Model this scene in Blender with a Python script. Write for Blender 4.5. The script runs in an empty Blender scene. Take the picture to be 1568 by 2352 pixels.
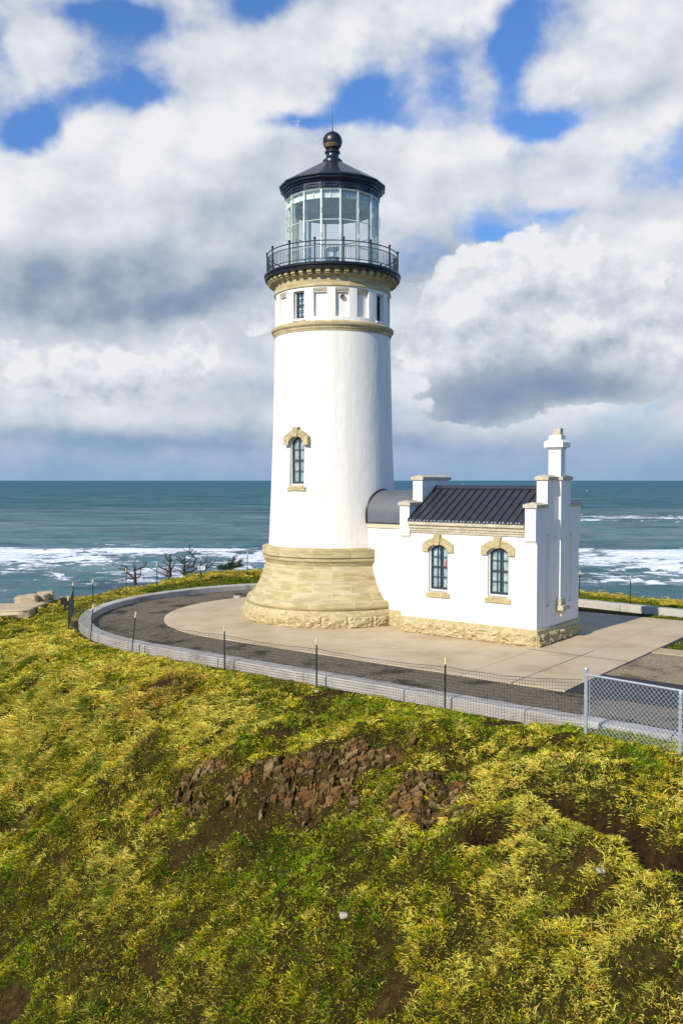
import bpy, math, random
import numpy as np
from mathutils import Vector, Matrix
random.seed(7); rng = np.random.default_rng(11)
R = math.radians
scene = bpy.context.scene

# ------------------------------------------------------------------ camera, sky, sun, exposure
HC = 5.4                                   # lens height above the terrace
FPX, PW, PH = 2050.0, 1568.0, 2352.0       # focal length in units of a 1568 x 2352 picture
PITCH = math.atan(74 / FPX)
cd = bpy.data.cameras.new('camera'); cam = bpy.data.objects.new('camera', cd)
scene.collection.objects.link(cam)
cd.sensor_fit = 'VERTICAL'; cd.sensor_height = 36.0; cd.lens = FPX / PH * 36.0
cd.clip_start = 0.1; cd.clip_end = 120000
cam.location = (0, 0, HC); cam.rotation_euler = (math.pi / 2 - PITCH, 0, 0)
scene.camera = cam
scene.view_settings.view_transform = 'Standard'; scene.view_settings.look = 'None'
scene.view_settings.exposure = 0.0; scene.view_settings.gamma = 1.0

EX = np.array([.7918, -.6108, 0.0]); EY = np.array([.6108, .7918, 0.0])   # axes of the building
TW = np.array([-.355, 35.76, 0.0])                                         # foot of the tower
ROT = math.atan2(EX[1], EX[0])
SUN_EL = R(33.5)
_h = -(0.058 * EX + EY); _h /= np.linalg.norm(_h)
SUN_DIR = np.array([_h[0] * math.cos(SUN_EL), _h[1] * math.cos(SUN_EL), math.sin(SUN_EL)])
SUN_AZ = math.atan2(_h[0], _h[1])

sd = bpy.data.lights.new('sun', 'SUN'); sun = bpy.data.objects.new('sun', sd); scene.collection.objects.link(sun)
sd.energy = 5.0; sd.angle = R(0.53); sd.color = (1.0, .92, .77)
sun.rotation_euler = Vector((-SUN_DIR[0], -SUN_DIR[1], -SUN_DIR[2])).to_track_quat('-Z', 'Y').to_euler()
sun.location = (-30, -30, 60)


def pix_dir(px, py):
    u = (px - PW / 2) / FPX; v = (PH / 2 - py) / FPX
    d = np.array([u, math.cos(PITCH) + v * math.sin(PITCH), -math.sin(PITCH) + v * math.cos(PITCH)])
    return d / np.linalg.norm(d)


class NT:
    """a few shorthands for writing node trees"""
    def __init__(s, tree): s.t = tree; s.n = tree.nodes; s.l = tree.links
    def new(s, typ, **kw):
        n = s.n.new(typ)
        for k, v in kw.items(): setattr(n, k, v)
        return n
    def put(s, sock, v):
        if isinstance(v, bpy.types.NodeSocket): s.l.new(v, sock)
        elif v is not None:
            if isinstance(v, (tuple, list)) and len(v) == 3 and sock.type == 'RGBA': v = (*v, 1)
            sock.default_value = v
    def math(s, op, a, b=None, c=None, clamp=False):
        n = s.new('ShaderNodeMath', operation=op, use_clamp=clamp)
        s.put(n.inputs[0], a); s.put(n.inputs[1], b) if b is not None else None
        if c is not None: s.put(n.inputs[2], c)
        return n.outputs[0]
    def vmath(s, op, a, b=None):
        n = s.new('ShaderNodeVectorMath', operation=op); s.put(n.inputs[0], a)
        if b is not None: s.put(n.inputs[1], b)
        return n.outputs['Value'] if op in ('DOT_PRODUCT', 'LENGTH') else n.outputs[0]
    def xyz(s, x, y, z=0.0):
        n = s.new('ShaderNodeCombineXYZ'); s.put(n.inputs[0], x); s.put(n.inputs[1], y); s.put(n.inputs[2], z); return n.outputs[0]
    def sep(s, v):
        n = s.new('ShaderNodeSeparateXYZ'); s.put(n.inputs[0], v); return n.outputs
    def noise(s, vec, scale=5, detail=4, rough=.55, dist=0.0, col=False):
        n = s.new('ShaderNodeTexNoise'); s.put(n.inputs['Vector'], vec); n.inputs['Scale'].default_value = scale
        n.inputs['Detail'].default_value = detail; n.inputs['Roughness'].default_value = rough; n.inputs['Distortion'].default_value = dist
        return n.outputs['Color'] if col else n.outputs[0]
    def voro(s, vec, scale=5, feature='F1', out='Distance', rand=1.0):
        n = s.new('ShaderNodeTexVoronoi', feature=feature); s.put(n.inputs['Vector'], vec); n.inputs['Scale'].default_value = scale
        n.inputs['Randomness'].default_value = rand
        return n.outputs[out]
    def ramp(s, f, stops, interp='LINEAR'):
        n = s.new('ShaderNodeValToRGB'); s.put(n.inputs[0], f); r = n.color_ramp; r.interpolation = interp
        while len(r.elements) < len(stops): r.elements.new(0.5)
        for e, (p, c) in zip(r.elements, stops):
            e.position = p; e.color = (*c, 1) if isinstance(c, (tuple, list)) else (c, c, c, 1)
        return n.outputs[0]
    def smooth(s, f, a, b, lo=0.0, hi=1.0):
        n = s.new('ShaderNodeMapRange', interpolation_type='SMOOTHSTEP'); s.put(n.inputs[0], f)
        s.put(n.inputs[1], a); s.put(n.inputs[2], b); s.put(n.inputs[3], lo); s.put(n.inputs[4], hi); return n.outputs[0]
    def mix(s, f, a, b, blend='MIX'):
        n = s.new('ShaderNodeMix', data_type='RGBA', blend_type=blend); s.put(n.inputs[0], f); s.put(n.inputs[6], a); s.put(n.inputs[7], b)
        return n.outputs[2]
    def bump(s, h, strength=.3, dist=.02, normal=None):
        n = s.new('ShaderNodeBump'); s.put(n.inputs['Height'], h); n.inputs['Strength'].default_value = strength
        n.inputs['Distance'].default_value = dist
        if normal is not None: s.put(n.inputs['Normal'], normal)
        return n.outputs[0]


world = bpy.data.worlds.new('World'); scene.world = world; world.use_nodes = True
W = NT(world.node_tree); W.n.clear()
sky = W.new('ShaderNodeTexSky', sky_type='NISHITA'); sky.sun_disc = False
sky.sun_elevation = SUN_EL; sky.sun_rotation = SUN_AZ; sky.altitude = 60; sky.air_density = 1.0; sky.dust_density = .6; sky.ozone_density = 2.0
gen = W.new('ShaderNodeTexCoord').outputs['Generated']
dx, dy, dz = W.sep(W.vmath('NORMALIZE', gen))
az = W.math('ARCTAN2', dx, dy); el = W.math('ARCSINE', dz)
wn = W.noise(W.xyz(az, W.math('MULTIPLY', el, 1.3)), 6, 5, .5, col=True)
warp = W.vmath('SCALE', W.vmath('SUBTRACT', wn, (.5, .5, .5))); warp.node.inputs['Scale'].default_value = .13
P0 = W.xyz(az, el, 0.0)
P = W.vmath('ADD', P0, W.vmath('MULTIPLY', warp, (1, .8, 0)))


def blobs(lst):
    """sum of soft spots, placed by azimuth and elevation on the sky"""
    tot = None
    for (px, py, rx, ry, w) in lst:
        d = pix_dir(px, py); a, e = math.atan2(d[0], d[1]), math.asin(d[2])
        q = W.vmath('MULTIPLY', W.vmath('SUBTRACT', P, (a, e, 0)), (FPX / rx, FPX / ry, 0))
        r2 = W.vmath('DOT_PRODUCT', q, q)
        g = W.math('MULTIPLY', W.math('POWER', 2.71828, W.math('MULTIPLY', r2, -1.0)), w)
        tot = g if tot is None else W.math('ADD', tot, g)
    return tot


cover_spots = [(30, 285, 85, 56, -1.05), (350, 50, 65, 40, -.65), (630, 12, 90, 34, -.8), (660, 232, 90, 22, -.60), (830, 226, 95, 32, -.92), (930, 262, 60, 22, -.50),
               (1180, 115, 50, 120, -.80), (1260, 245, 120, 30, -.90), (200, 185, 135, 48, -.82), (365, 205, 70, 38, -.75), (1240, 40, 50, 60, -.50), (90, 235, 75, 44, -.6),
               (10, 70, 40, 60, -.50), (1170, 520, 90, 26, -.72), (1275, 470, 70, 20, -.52), (240, 8, 100, 26, -.45), (1010, 190, 60, 40, -.40), (1330, 100, 40, 60, -.25),
               (1060, 80, 90, 70, -.12), (130, 90, 60, 40, .20), (520, 150, 130, 70, .25), (880, 110, 160, 60, .15), (1460, 130, 150, 100, .5),
               (40, 165, 60, 50, .25), (400, 450, 600, 150, .6), (1250, 740, 400, 200, .6), (1000, 380, 260, 60, .3), (230, 690, 340, 90, .7)]
tone_spots = [(290, 680, 340, 74, -.38), (220, 745, 170, 34, -.18), (430, 570, 280, 80, -.14), (330, 1012, 400, 30, -.40), (520, 920, 220, 90, -.10),
              (980, 1020, 360, 44, -.30), (940, 560, 120, 90, -.16), (1430, 235, 150, 34, -.10), (650, 450, 240, 100, -.10), (80, 600, 170, 60, -.12),
              (250, 330, 360, 60, .10), (1150, 300, 280, 44, .06), (500, 150, 130, 60, .06), (1450, 120, 130, 80, .10), (60, 420, 120, 60, .06), (1500, 500, 120, 100, .05)]
# a nearer layer of heaped cloud with crisp edges, its lit tops and dark flat bases
heap_spots = [(1130, 640, 170, 90, .9), (1330, 650, 200, 110, .9), (1060, 800, 130, 90, .8), (1260, 830, 260, 110, .9), (1480, 760, 130, 90, .7), (1110, 915, 200, 36, .6), (1330, 900, 150, 40, .5),
              (590, 720, 60, 50, .6), (130, 850, 200, 50, .75), (380, 870, 190, 60, .6), (470, 780, 120, 50, .5), (10, 130, 100, 70, .35), (120, 350, 200, 60, .32), (480, 300, 240, 60, .4), (1480, 120, 180, 110, .35)]
heap_tone = [(1190, 915, 320, 56, -.46), (1040, 945, 170, 34, -.14), (1370, 870, 220, 50, -.18), (1130, 590, 180, 44, .12), (1360, 740, 180, 46, .10), (1120, 760, 120, 60, -.10), (1040, 720, 60, 120, .10), (150, 830, 240, 34, .10),
             (330, 930, 320, 34, -.16), (1330, 600, 200, 50, .06)]
Q = W.vmath('ADD', W.vmath('MULTIPLY', P0, (1.0, 1.35, 1)), (3.1, 1.7, .4))
f1 = W.noise(Q, 8.5, 10, .56)
f2 = W.noise(W.vmath('ADD', Q, (.018, -.028, 0)), 8.5, 4, .5)
f1s = W.noise(Q, 8.5, 4, .5)
f3 = W.noise(Q, 3.0, 2, .5)
Q2 = W.vmath('ADD', W.vmath('MULTIPLY', P0, (1.0, 1.15, 1)), (7.7, 2.9, 1.4))
h1 = W.noise(Q2, 13.0, 10, .61)
h2 = W.noise(W.vmath('ADD', Q2, (.012, -.020, 0)), 13.0, 5, .55)
h1s = W.noise(Q2, 13.0, 5, .55)
away = W.math('ADD', W.smooth(W.math('ABSOLUTE', az), .45, .95), W.smooth(el, .62, 1.0))  # clouds thinned outside the view to weaken the fill on shaded walls
dens = W.math('ADD', W.math('ADD', blobs(cover_spots), .64), W.math('MULTIPLY', W.math('SUBTRACT', f1, .5), 2.3))
dens = W.math('SUBTRACT', dens, W.math('MULTIPLY', away, .62))
cover = W.smooth(dens, -.02, .80)
tone = W.math('ADD', W.math('ADD', blobs(tone_spots), .80), W.math('MULTIPLY', W.math('SUBTRACT', f2, f1s), -1.0))
tone = W.math('ADD', tone, W.math('MULTIPLY', W.math('SUBTRACT', f3, .5), .25))
tone = W.math('ADD', tone, W.math('MULTIPLY', W.math('SUBTRACT', f1, .5), .24))
CK = 1.13
STOPS = [(.10, tuple(CK * v for v in (1.7, 2.8, 4.5))), (.36, tuple(CK * v for v in (3.2, 4.15, 5.5))), (.62, tuple(CK * v for v in (5.9, 6.5, 7.4))), (.86, tuple(CK * v for v in (8.1, 8.4, 9.0))), (1.0, tuple(CK * v for v in (9.6, 9.6, 9.8)))]
ccol = W.ramp(tone, STOPS)
hd = W.math('ADD', blobs(heap_spots), W.math('MULTIPLY', W.math('SUBTRACT', h1, .5), 1.7))
heap = W.math('MULTIPLY', W.smooth(hd, .43, .56), .94)
hb = blobs(heap_tone)
ht = W.math('ADD', W.math('ADD', hb, .86), W.math('MULTIPLY', W.math('SUBTRACT', h2, h1s), W.smooth(hb, -.35, -.02, -.55, -1.9)))
ht = W.math('ADD', ht, W.math('MULTIPLY', W.smooth(hd, .45, 1.3), -.10))
hcol = W.ramp(ht, STOPS)
blue = W.mix(W.smooth(el, .02, .42), W.mix(1.0, sky.outputs[0], (.8, 1.05, 1.38), 'MULTIPLY'), W.mix(1.0, sky.outputs[0], (1.05, 1.55, 2.25), 'MULTIPLY'))
hz = W.smooth(el, .0, .085, 1.0, 0.0)
skyc = W.mix(heap, W.mix(cover, blue, ccol), hcol)
skyc = W.mix(W.math('MULTIPLY', hz, .85), skyc, (2.75, 4.6, 7.4))
bg = W.new('ShaderNodeBackground'); W.put(bg.inputs[0], skyc); bg.inputs[1].default_value = 0.08
W.l.new(bg.outputs[0], W.new('ShaderNodeOutputWorld').inputs[0])

# ------------------------------------------------------------------ helpers
COL = scene.collection


class MB:
    """collects faces of one mesh"""
    def __init__(s): s.v = []; s.f = []; s.uv = []; s.has_uv = False
    def add(s, vs, fs, uvs=None):
        o = len(s.v); s.v += [tuple(float(c) for c in p) for p in vs]
        for i, f in enumerate(fs):
            s.f.append(tuple(o + k for k in f))
            if uvs is not None: s.uv.append(uvs[i]); s.has_uv = True
            else: s.uv.append([(0, 0)] * len(f))
        return s
    def box(s, x0, x1, y0, y1, z0, z1):
        v = [(x0, y0, z0), (x1, y0, z0), (x1, y1, z0), (x0, y1, z0), (x0, y0, z1), (x1, y0, z1), (x1, y1, z1), (x0, y1, z1)]
        return s.add(v, [(0, 3, 2, 1), (4, 5, 6, 7), (0, 1, 5, 4), (1, 2, 6, 5), (2, 3, 7, 6), (3, 0, 4, 7)])
    def frustum(s, a, b, z0, z1):
        """a, b = (x0,x1,y0,y1) at the bottom and at the top"""
        v = [(a[0], a[2], z0), (a[1], a[2], z0), (a[1], a[3], z0), (a[0], a[3], z0), (b[0], b[2], z1), (b[1], b[2], z1), (b[1], b[3], z1), (b[0], b[3], z1)]
        return s.add(v, [(0, 3, 2, 1), (4, 5, 6, 7), (0, 1, 5, 4), (1, 2, 6, 5), (2, 3, 7, 6), (3, 0, 4, 7)])
    def prism(s, poly, d0, d1, M=None, axis='y'):
        """poly in (x, z) swept along y from d0 to d1 (axis='x': poly in (y, z) swept along x; 'z': poly in (x, y))"""
        n = len(poly); f3 = {'y': lambda p, d: (p[0], d, p[1]), 'x': lambda p, d: (d, p[0], p[1]), 'z': lambda p, d: (p[0], p[1], d)}[axis]
        v = [f3(p, d0) for p in poly] + [f3(p, d1) for p in poly]
        fs = [tuple(range(n)), tuple(range(2 * n - 1, n - 1, -1))] + [(i, i + n, (i + 1) % n + n, (i + 1) % n) for i in range(n)]
        return s.add(v, fs)
    def ring(s, outer, inner, d0, d1):
        n = len(outer)
        v = [(p[0], d0, p[1]) for p in outer] + [(p[0], d0, p[1]) for p in inner] + [(p[0], d1, p[1]) for p in outer] + [(p[0], d1, p[1]) for p in inner]
        fs = []
        for i in range(n):
            j = (i + 1) % n
            fs += [(i, j, n + j, n + i), (2 * n + j, 2 * n + i, 3 * n + i, 3 * n + j), (j, i, 2 * n + i, 2 * n + j), (n + i, n + j, 3 * n + j, 3 * n + i)]
        return s.add(v, fs)
    def tube(s, pts, rad, n=6, cap=True):
        pts = [Vector(p) for p in pts]; k = len(pts)
        rs = rad if hasattr(rad, '__len__') else [rad] * k
        vs = []; up = None
        for i, p in enumerate(pts):
            t = (pts[min(i + 1, k - 1)] - pts[max(i - 1, 0)]).normalized()
            if up is None: up = Vector((0, 0, 1)) if abs(t.z) < .9 else Vector((1, 0, 0))
            a = t.cross(up); a = a.normalized() if a.length > 1e-6 else t.orthogonal().normalized(); b = a.cross(t).normalized(); up = b
            for j in range(n):
                an = 2 * math.pi * j / n; vs.append(p + (a * math.cos(an) + b * math.sin(an)) * rs[i])
        fs = [(i * n + j, i * n + (j + 1) % n, (i + 1) * n + (j + 1) % n, (i + 1) * n + j) for i in range(k - 1) for j in range(n)]
        if cap: fs += [tuple(range(n - 1, -1, -1)), tuple(range((k - 1) * n, k * n))]
        return s.add(vs, fs)
    def lathe(s, prof, seg=96, ph=0.0, c=(0, 0), a0=0.0, a1=360.0, ublocks=1.0):
        """profile of (radius, z) turned about the z axis; uv: u along the circle in metres, v along the profile"""
        full = abs(a1 - a0 - 360) < 1e-6
        na = seg if full else seg + 1
        vs = []; L = [0.0]
        for i in range(1, len(prof)): L.append(L[-1] + math.hypot(prof[i][0] - prof[i - 1][0], prof[i][1] - prof[i - 1][1]))
        for i in range(na):
            t = R(a0 + ph + (a1 - a0) * i / seg)
            for (r, z) in prof: vs.append((c[0] + r * math.sin(t), c[1] - r * math.cos(t), z))
        m = len(prof); fs = []; uv = []
        for i in range(seg):
            j = (i + 1) % na if full else i + 1
            for k in range(m - 1):
                fs.append((i * m + k, j * m + k, j * m + k + 1, i * m + k + 1))
                u0, u1 = ublocks * i / seg, ublocks * (i + 1) / seg
                uv.append([(u0, L[k]), (u1, L[k]), (u1, L[k + 1]), (u0, L[k + 1])])
        return s.add(vs, fs, uv)
    def grid(s, nu, nv, fn):
        """fn(i, j) -> point"""
        vs = [fn(i, j) for j in range(nv + 1) for i in range(nu + 1)]
        fs = [(j * (nu + 1) + i, j * (nu + 1) + i + 1, (j + 1) * (nu + 1) + i + 1, (j + 1) * (nu + 1) + i) for j in range(nv) for i in range(nu)]
        return s.add(vs, fs)
    def sphere(s, c, r, n=12, m=8, sq=(1, 1, 1)):
        return s.lathe_at(c, [(max(r * math.sin(math.pi * k / m), 1e-4), -r * math.cos(math.pi * k / m) * sq[2]) for k in range(m + 1)], n)
    def lathe_at(s, c, prof, n=12):
        return s.lathe([(r, c[2] + z) for r, z in prof], n, c=(c[0], c[1]))
    def xform(s, M):
        s.v = [tuple(M @ Vector(p)) for p in s.v]; return s
    def build(s, name, mat, parent=None, smooth=None, bevel=0.0):
        me = bpy.data.meshes.new(name); me.from_pydata(s.v, [], s.f)
        if s.has_uv:
            l = me.uv_layers.new(name='UVMap'); l.data.foreach_set('uv', np.array([c for f in s.uv for c in f], dtype=np.float32).ravel())
        me.materials.append(mat)
        if smooth is not None:
            me.shade_smooth(); me.set_sharp_from_angle(angle=R(smooth))
        me.validate(); me.update()
        o = bpy.data.objects.new(name, me); COL.objects.link(o)
        if parent is not None: o.parent = parent
        if bevel:
            b = o.modifiers.new('bevel', 'BEVEL'); b.width = bevel; b.segments = 2; b.limit_method = 'ANGLE'; b.angle_limit = R(35)
        return o


def tag(o, label=None, cat=None, group=None, kind=None):
    if label: o['label'] = label
    if cat: o['category'] = cat
    if group: o['group'] = group
    if kind: o['kind'] = kind
    return o


def empty(name, loc=(0, 0, 0), rz=0.0):
    o = bpy.data.objects.new(name, None); COL.objects.link(o); o.location = loc; o.rotation_euler = (0, 0, rz); o.empty_display_size = .3; return o


def np_mesh(name, V, F4, mat, F3=None, attr=None, smooth=True, parent=None):
    """fast mesh from numpy arrays; attr = {name: n x 3 colour per point}"""
    me = bpy.data.meshes.new(name)
    F3 = np.zeros((0, 3), np.int32) if F3 is None else F3
    me.vertices.add(len(V)); me.vertices.foreach_set('co', np.asarray(V, np.float32).ravel())
    nl = F4.size + F3.size; me.loops.add(nl)
    me.loops.foreach_set('vertex_index', np.concatenate([F4.ravel(), F3.ravel()]).astype(np.int32))
    me.polygons.add(len(F4) + len(F3))
    st = np.concatenate([np.arange(len(F4)) * 4, len(F4) * 4 + np.arange(len(F3)) * 3]).astype(np.int32)
    me.polygons.foreach_set('loop_start', st)
    for k, a in (attr or {}).items():
        c = me.color_attributes.new(k, 'FLOAT_COLOR', 'POINT')
        c.data.foreach_set('color', np.concatenate([a, np.ones((len(a), 1))], 1).astype(np.float32).ravel())
    me.update(calc_edges=True)
    if smooth: me.shade_smooth()
    me.materials.append(mat)
    o = bpy.data.objects.new(name, me); COL.objects.link(o)
    if parent is not None: o.parent = parent
    return o


def grid_faces(nu, nv):
    i, j = np.meshgrid(np.arange(nu), np.arange(nv)); a = j * (nu + 1) + i
    return np.stack([a, a + 1, a + nu + 2, a + nu + 1], -1).reshape(-1, 4).astype(np.int32)


def _hash(ix, iy, seed):
    n = (ix.astype(np.int64) * 374761393 + iy.astype(np.int64) * 668265263 + seed * 974711) & 0x7fffffff
    n = ((n ^ (n >> 13)) * 1274126177) & 0x7fffffff
    return ((n ^ (n >> 16)) & 0xffff) / 65535.0


def vnoise(x, y, seed=0):
    x = np.asarray(x, float); y = np.asarray(y, float)
    ix, iy = np.floor(x), np.floor(y); fx, fy = x - ix, y - iy
    fx = fx * fx * fx * (fx * (6 * fx - 15) + 10); fy = fy * fy * fy * (fy * (6 * fy - 15) + 10)
    h = lambda a, b: _hash(ix + a, iy + b, seed)
    return (h(0, 0) * (1 - fx) + h(1, 0) * fx) * (1 - fy) + (h(0, 1) * (1 - fx) + h(1, 1) * fx) * fy - .5


def fbm(x, y, seed=0, oct=4, gain=.5):
    t = 0; a = 1.0
    for k in range(oct):
        t = t + a * vnoise(x * 2 ** k + 13.7 * k, y * 2 ** k - 7.1 * k, seed + k); a *= gain
    return t


def sstep(a, b, x):
    t = np.clip((x - a) / (b - a), 0, 1); return t * t * (3 - 2 * t)


# ------------------------------------------------------------------ materials
def material(name):
    m = bpy.data.materials.new(name); m.use_nodes = True; t = NT(m.node_tree)
    b = m.node_tree.nodes['Principled BSDF']; return m, t, b


def plain(name, col, rough=.6, var=.12, scale=6, metal=0.0, spec=.5, bump=0.0, bscale=40, dirt=None, dirt_amt=.4):
    m, t, b = material(name)
    co = t.new('ShaderNodeTexCoord').outputs['Object']
    n = t.noise(co, scale, 5, .6)
    lo = tuple(c * (1 - var) for c in col); hi = tuple(min(c * (1 + var), 1) for c in col)
    c = t.ramp(n, [(.3, lo), (.7, hi)])
    if dirt:
        c = t.mix(t.math('MULTIPLY', t.smooth(t.noise(co, scale * .35, 6, .65), .5, .75), dirt_amt), c, dirt)
    t.put(b.inputs['Base Color'], c); b.inputs['Roughness'].default_value = rough; b.inputs['Metallic'].default_value = metal
    b.inputs['Specular IOR Level'].default_value = spec
    if bump: t.put(b.inputs['Normal'], t.bump(t.noise(co, bscale, 4, .6), bump, .01))
    return m


def stucco():
    m, t, b = material('white_stucco')
    co = t.new('ShaderNodeTexCoord').outputs['Object']
    x, y, z = t.sep(co)
    streak = t.noise(t.xyz(t.math('MULTIPLY', x, 5), t.math('MULTIPLY', y, 5), t.math('MULTIPLY', z, .35)), 1.0, 5, .6)
    c = t.mix(t.smooth(streak, .46, .72, 0, .5), (.82, .785, .705), (.70, .63, .49))
    c = t.mix(t.smooth(t.noise(co, 2.2, 7, .68), .60, .78, 0, .35), c, (.60, .56, .47))
    t.put(b.inputs['Base Color'], c); b.inputs['Roughness'].default_value = .55; b.inputs['Specular IOR Level'].default_value = .25
    big = t.noise(t.xyz(x, y, t.math('MULTIPLY', z, .5)), 1.7, 6, .6)
    t.put(b.inputs['Normal'], t.bump(big, .5, .06, t.bump(t.noise(co, 60, 3, .6), .12, .004)))
    return m


def sandstone(name, bw=1.0, bh=.34, mortar=.006, use_uv=True, base=((.42, .33, .165), (.55, .45, .25)), offs=.5):
    m, t, b = material(name)
    tc = t.new('ShaderNodeTexCoord'); co = tc.outputs['Object']; uv = tc.outputs['UV']
    x, y, z = t.sep(co)
    if use_uv:
        br = t.new('ShaderNodeTexBrick'); t.put(br.inputs['Vector'], uv)
        br.offset = offs; br.inputs['Scale'].default_value = 1.0; br.inputs['Brick Width'].default_value = bw; br.inputs['Row Height'].default_value = bh
        br.inputs['Mortar Size'].default_value = mortar; br.inputs['Mortar Smooth'].default_value = .2
        br.inputs['Color1'].default_value = (0, 0, 0, 1); br.inputs['Color2'].default_value = (1, 1, 1, 1); br.inputs['Mortar'].default_value = (.5, .5, .5, 1)
        br.inputs['Bias'].default_value = 0.0
        rnd = t.sep(br.outputs['Color'])[0]; mfac = br.outputs['Fac']
    else: rnd, mfac = t.noise(co, 1.3, 1), None
    v = t.xyz(t.math('ADD', t.math('MULTIPLY', x, .8), t.math('MULTIPLY', rnd, 9)), t.math('MULTIPLY', y, .8), t.math('ADD', t.math('MULTIPLY', z, 4.5), t.math('MULTIPLY', rnd, 17)))
    strata = t.noise(v, 1.5, 5, .55, .5)
    lo, hi = base
    c = t.ramp(strata, [(.28, tuple(q * .86 for q in lo)), (.42, tuple(q * .96 for q in lo)), (.62, hi), (.78, tuple(min(q * 1.08, 1) for q in hi))])
    c = t.mix(t.math('MULTIPLY', t.math('SUBTRACT', rnd, .5), .55), c, (.62, .52, .34), 'MIX') if use_uv else c
    c = t.mix(t.smooth(t.noise(co, 3.0, 6, .65), .55, .8, 0, .35), c, (.30, .22, .10))
    if mfac is not None: c = t.mix(t.math('MULTIPLY', mfac, .75), c, (.60, .53, .40))
    t.put(b.inputs['Base Color'], c); b.inputs['Roughness'].default_value = .8; b.inputs['Specular IOR Level'].default_value = .2
    h = t.math('ADD', t.math('MULTIPLY', t.noise(co, 14, 5, .6), .6), t.math('MULTIPLY', strata, .5))
    nb = t.bump(h, .25, .012)
    if mfac is not None: nb = t.bump(t.math('SUBTRACT', 1.0, mfac), .5, .008, nb)
    t.put(b.inputs['Normal'], nb)
    return m


def glass(name='window_glass', tint=(.90, .95, .95), k=.35):
    m, t, b = material(name); t.n.remove(b)
    tr = t.new('ShaderNodeBsdfTransparent'); tr.inputs[0].default_value = (*tint, 1)
    gl = t.new('ShaderNodeBsdfGlossy'); gl.inputs[0].default_value = (.95, .97, .97, 1); gl.inputs['Roughness'].default_value = .015
    lw = t.new('ShaderNodeLayerWeight'); lw.inputs[0].default_value = k
    co = t.new('ShaderNodeTexCoord').outputs['Object']
    t.put(gl.inputs['Normal'], t.bump(t.noise(co, 2.5, 2, .5), .06, .02))
    mx = t.new('ShaderNodeMixShader'); t.put(mx.inputs[0], t.math('ADD', t.math('MULTIPLY', lw.outputs['Fresnel'], .8), .05)); t.l.new(tr.outputs[0], mx.inputs[1]); t.l.new(gl.outputs[0], mx.inputs[2])
    t.l.new(mx.outputs[0], t.n['Material Output'].inputs[0]); return m


M_WHITE = stucco()
M_TRIM = plain('white_painted_stone', (.80, .77, .69), .5, .05, 3, dirt=(.62, .56, .44), dirt_amt=.4, bump=.1)
M_BASE = sandstone('sandstone_courses', 1.5, .44, .012)
M_RING = sandstone('sandstone_moulding', 1.45, 3.0, .012)
M_STONE = sandstone('sandstone_trim', use_uv=False)
M_ROUGH = sandstone('rock_faced_sandstone', use_uv=False, base=((.43, .34, .17), (.57, .47, .27)))
M_COPE = sandstone('coping_stone', use_uv=False, base=((.47, .405, .285), (.60, .53, .39)))
M_BLACK = plain('black_painted_iron', (.010, .010, .012), .38, .2, 5, spec=.6, bump=.08, bscale=25)
M_ROOF = plain('dark_metal_roofing', (.055, .058, .066), .38, .22, 4, metal=.35, spec=.5, bump=.08, bscale=12)
M_ROOFT = plain('blue_black_copper', (.022, .026, .040), .30, .25, 4, metal=.3, spec=.6, bump=.06, bscale=10, dirt=(.10, .11, .13), dirt_amt=.3)
M_LEAD = plain('grey_lead_sheet', (.13, .135, .145), .5, .12, 3, metal=.2, bump=.1, bscale=10)
M_MULL = plain('pale_green_glazing_bar', (.70, .76, .70), .45, .1, 6, dirt=(.30, .24, .12), dirt_amt=.6)
M_SASH = plain('dark_grey_sash', (.035, .040, .045), .45, .15, 6)
M_WFRAME = plain('white_window_frame', (.74, .74, .70), .5, .05, 6)
M_CURT = plain('pale_curtain', (.84, .87, .84), .9, .25, 5)
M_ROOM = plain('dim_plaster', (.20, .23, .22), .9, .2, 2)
M_GLASS = glass()
M_LGLASS = glass('lantern_glass', (.955, .985, .98), .22)
M_CEIL = plain('lantern_ceiling_paint', (.66, .70, .66), .7, .12, 3)
M_ORANGE = plain('orange_card', (.75, .16, .05), .6, .05)
M_GALV = plain('galvanised_steel', (.52, .55, .57), .35, .14, 20, metal=.55, spec=.5)
M_POST = plain('dark_green_steel', (.012, .017, .014), .5, .2, 9)
M_TIP = plain('cream_post_tip', (.70, .58, .28), .6, .1, 9)
M_NET = plain('black_plastic_netting', (.012, .012, .012), .6, .1, 9)
M_BARK = plain('weathered_bark', (.042, .032, .023), .9, .5, 14, bump=.5, bscale=40)
M_WOOD = plain('grey_weathered_wood', (.36, .28, .17), .85, .3, 8, bump=.3)
M_BRASS = plain('lamp_metal', (.20, .26, .27), .35, .2, 8, metal=.6)
M_COPPER = plain('tan_vent_screen', (.30, .19, .09), .5, .2, 10, metal=.3)


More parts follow.
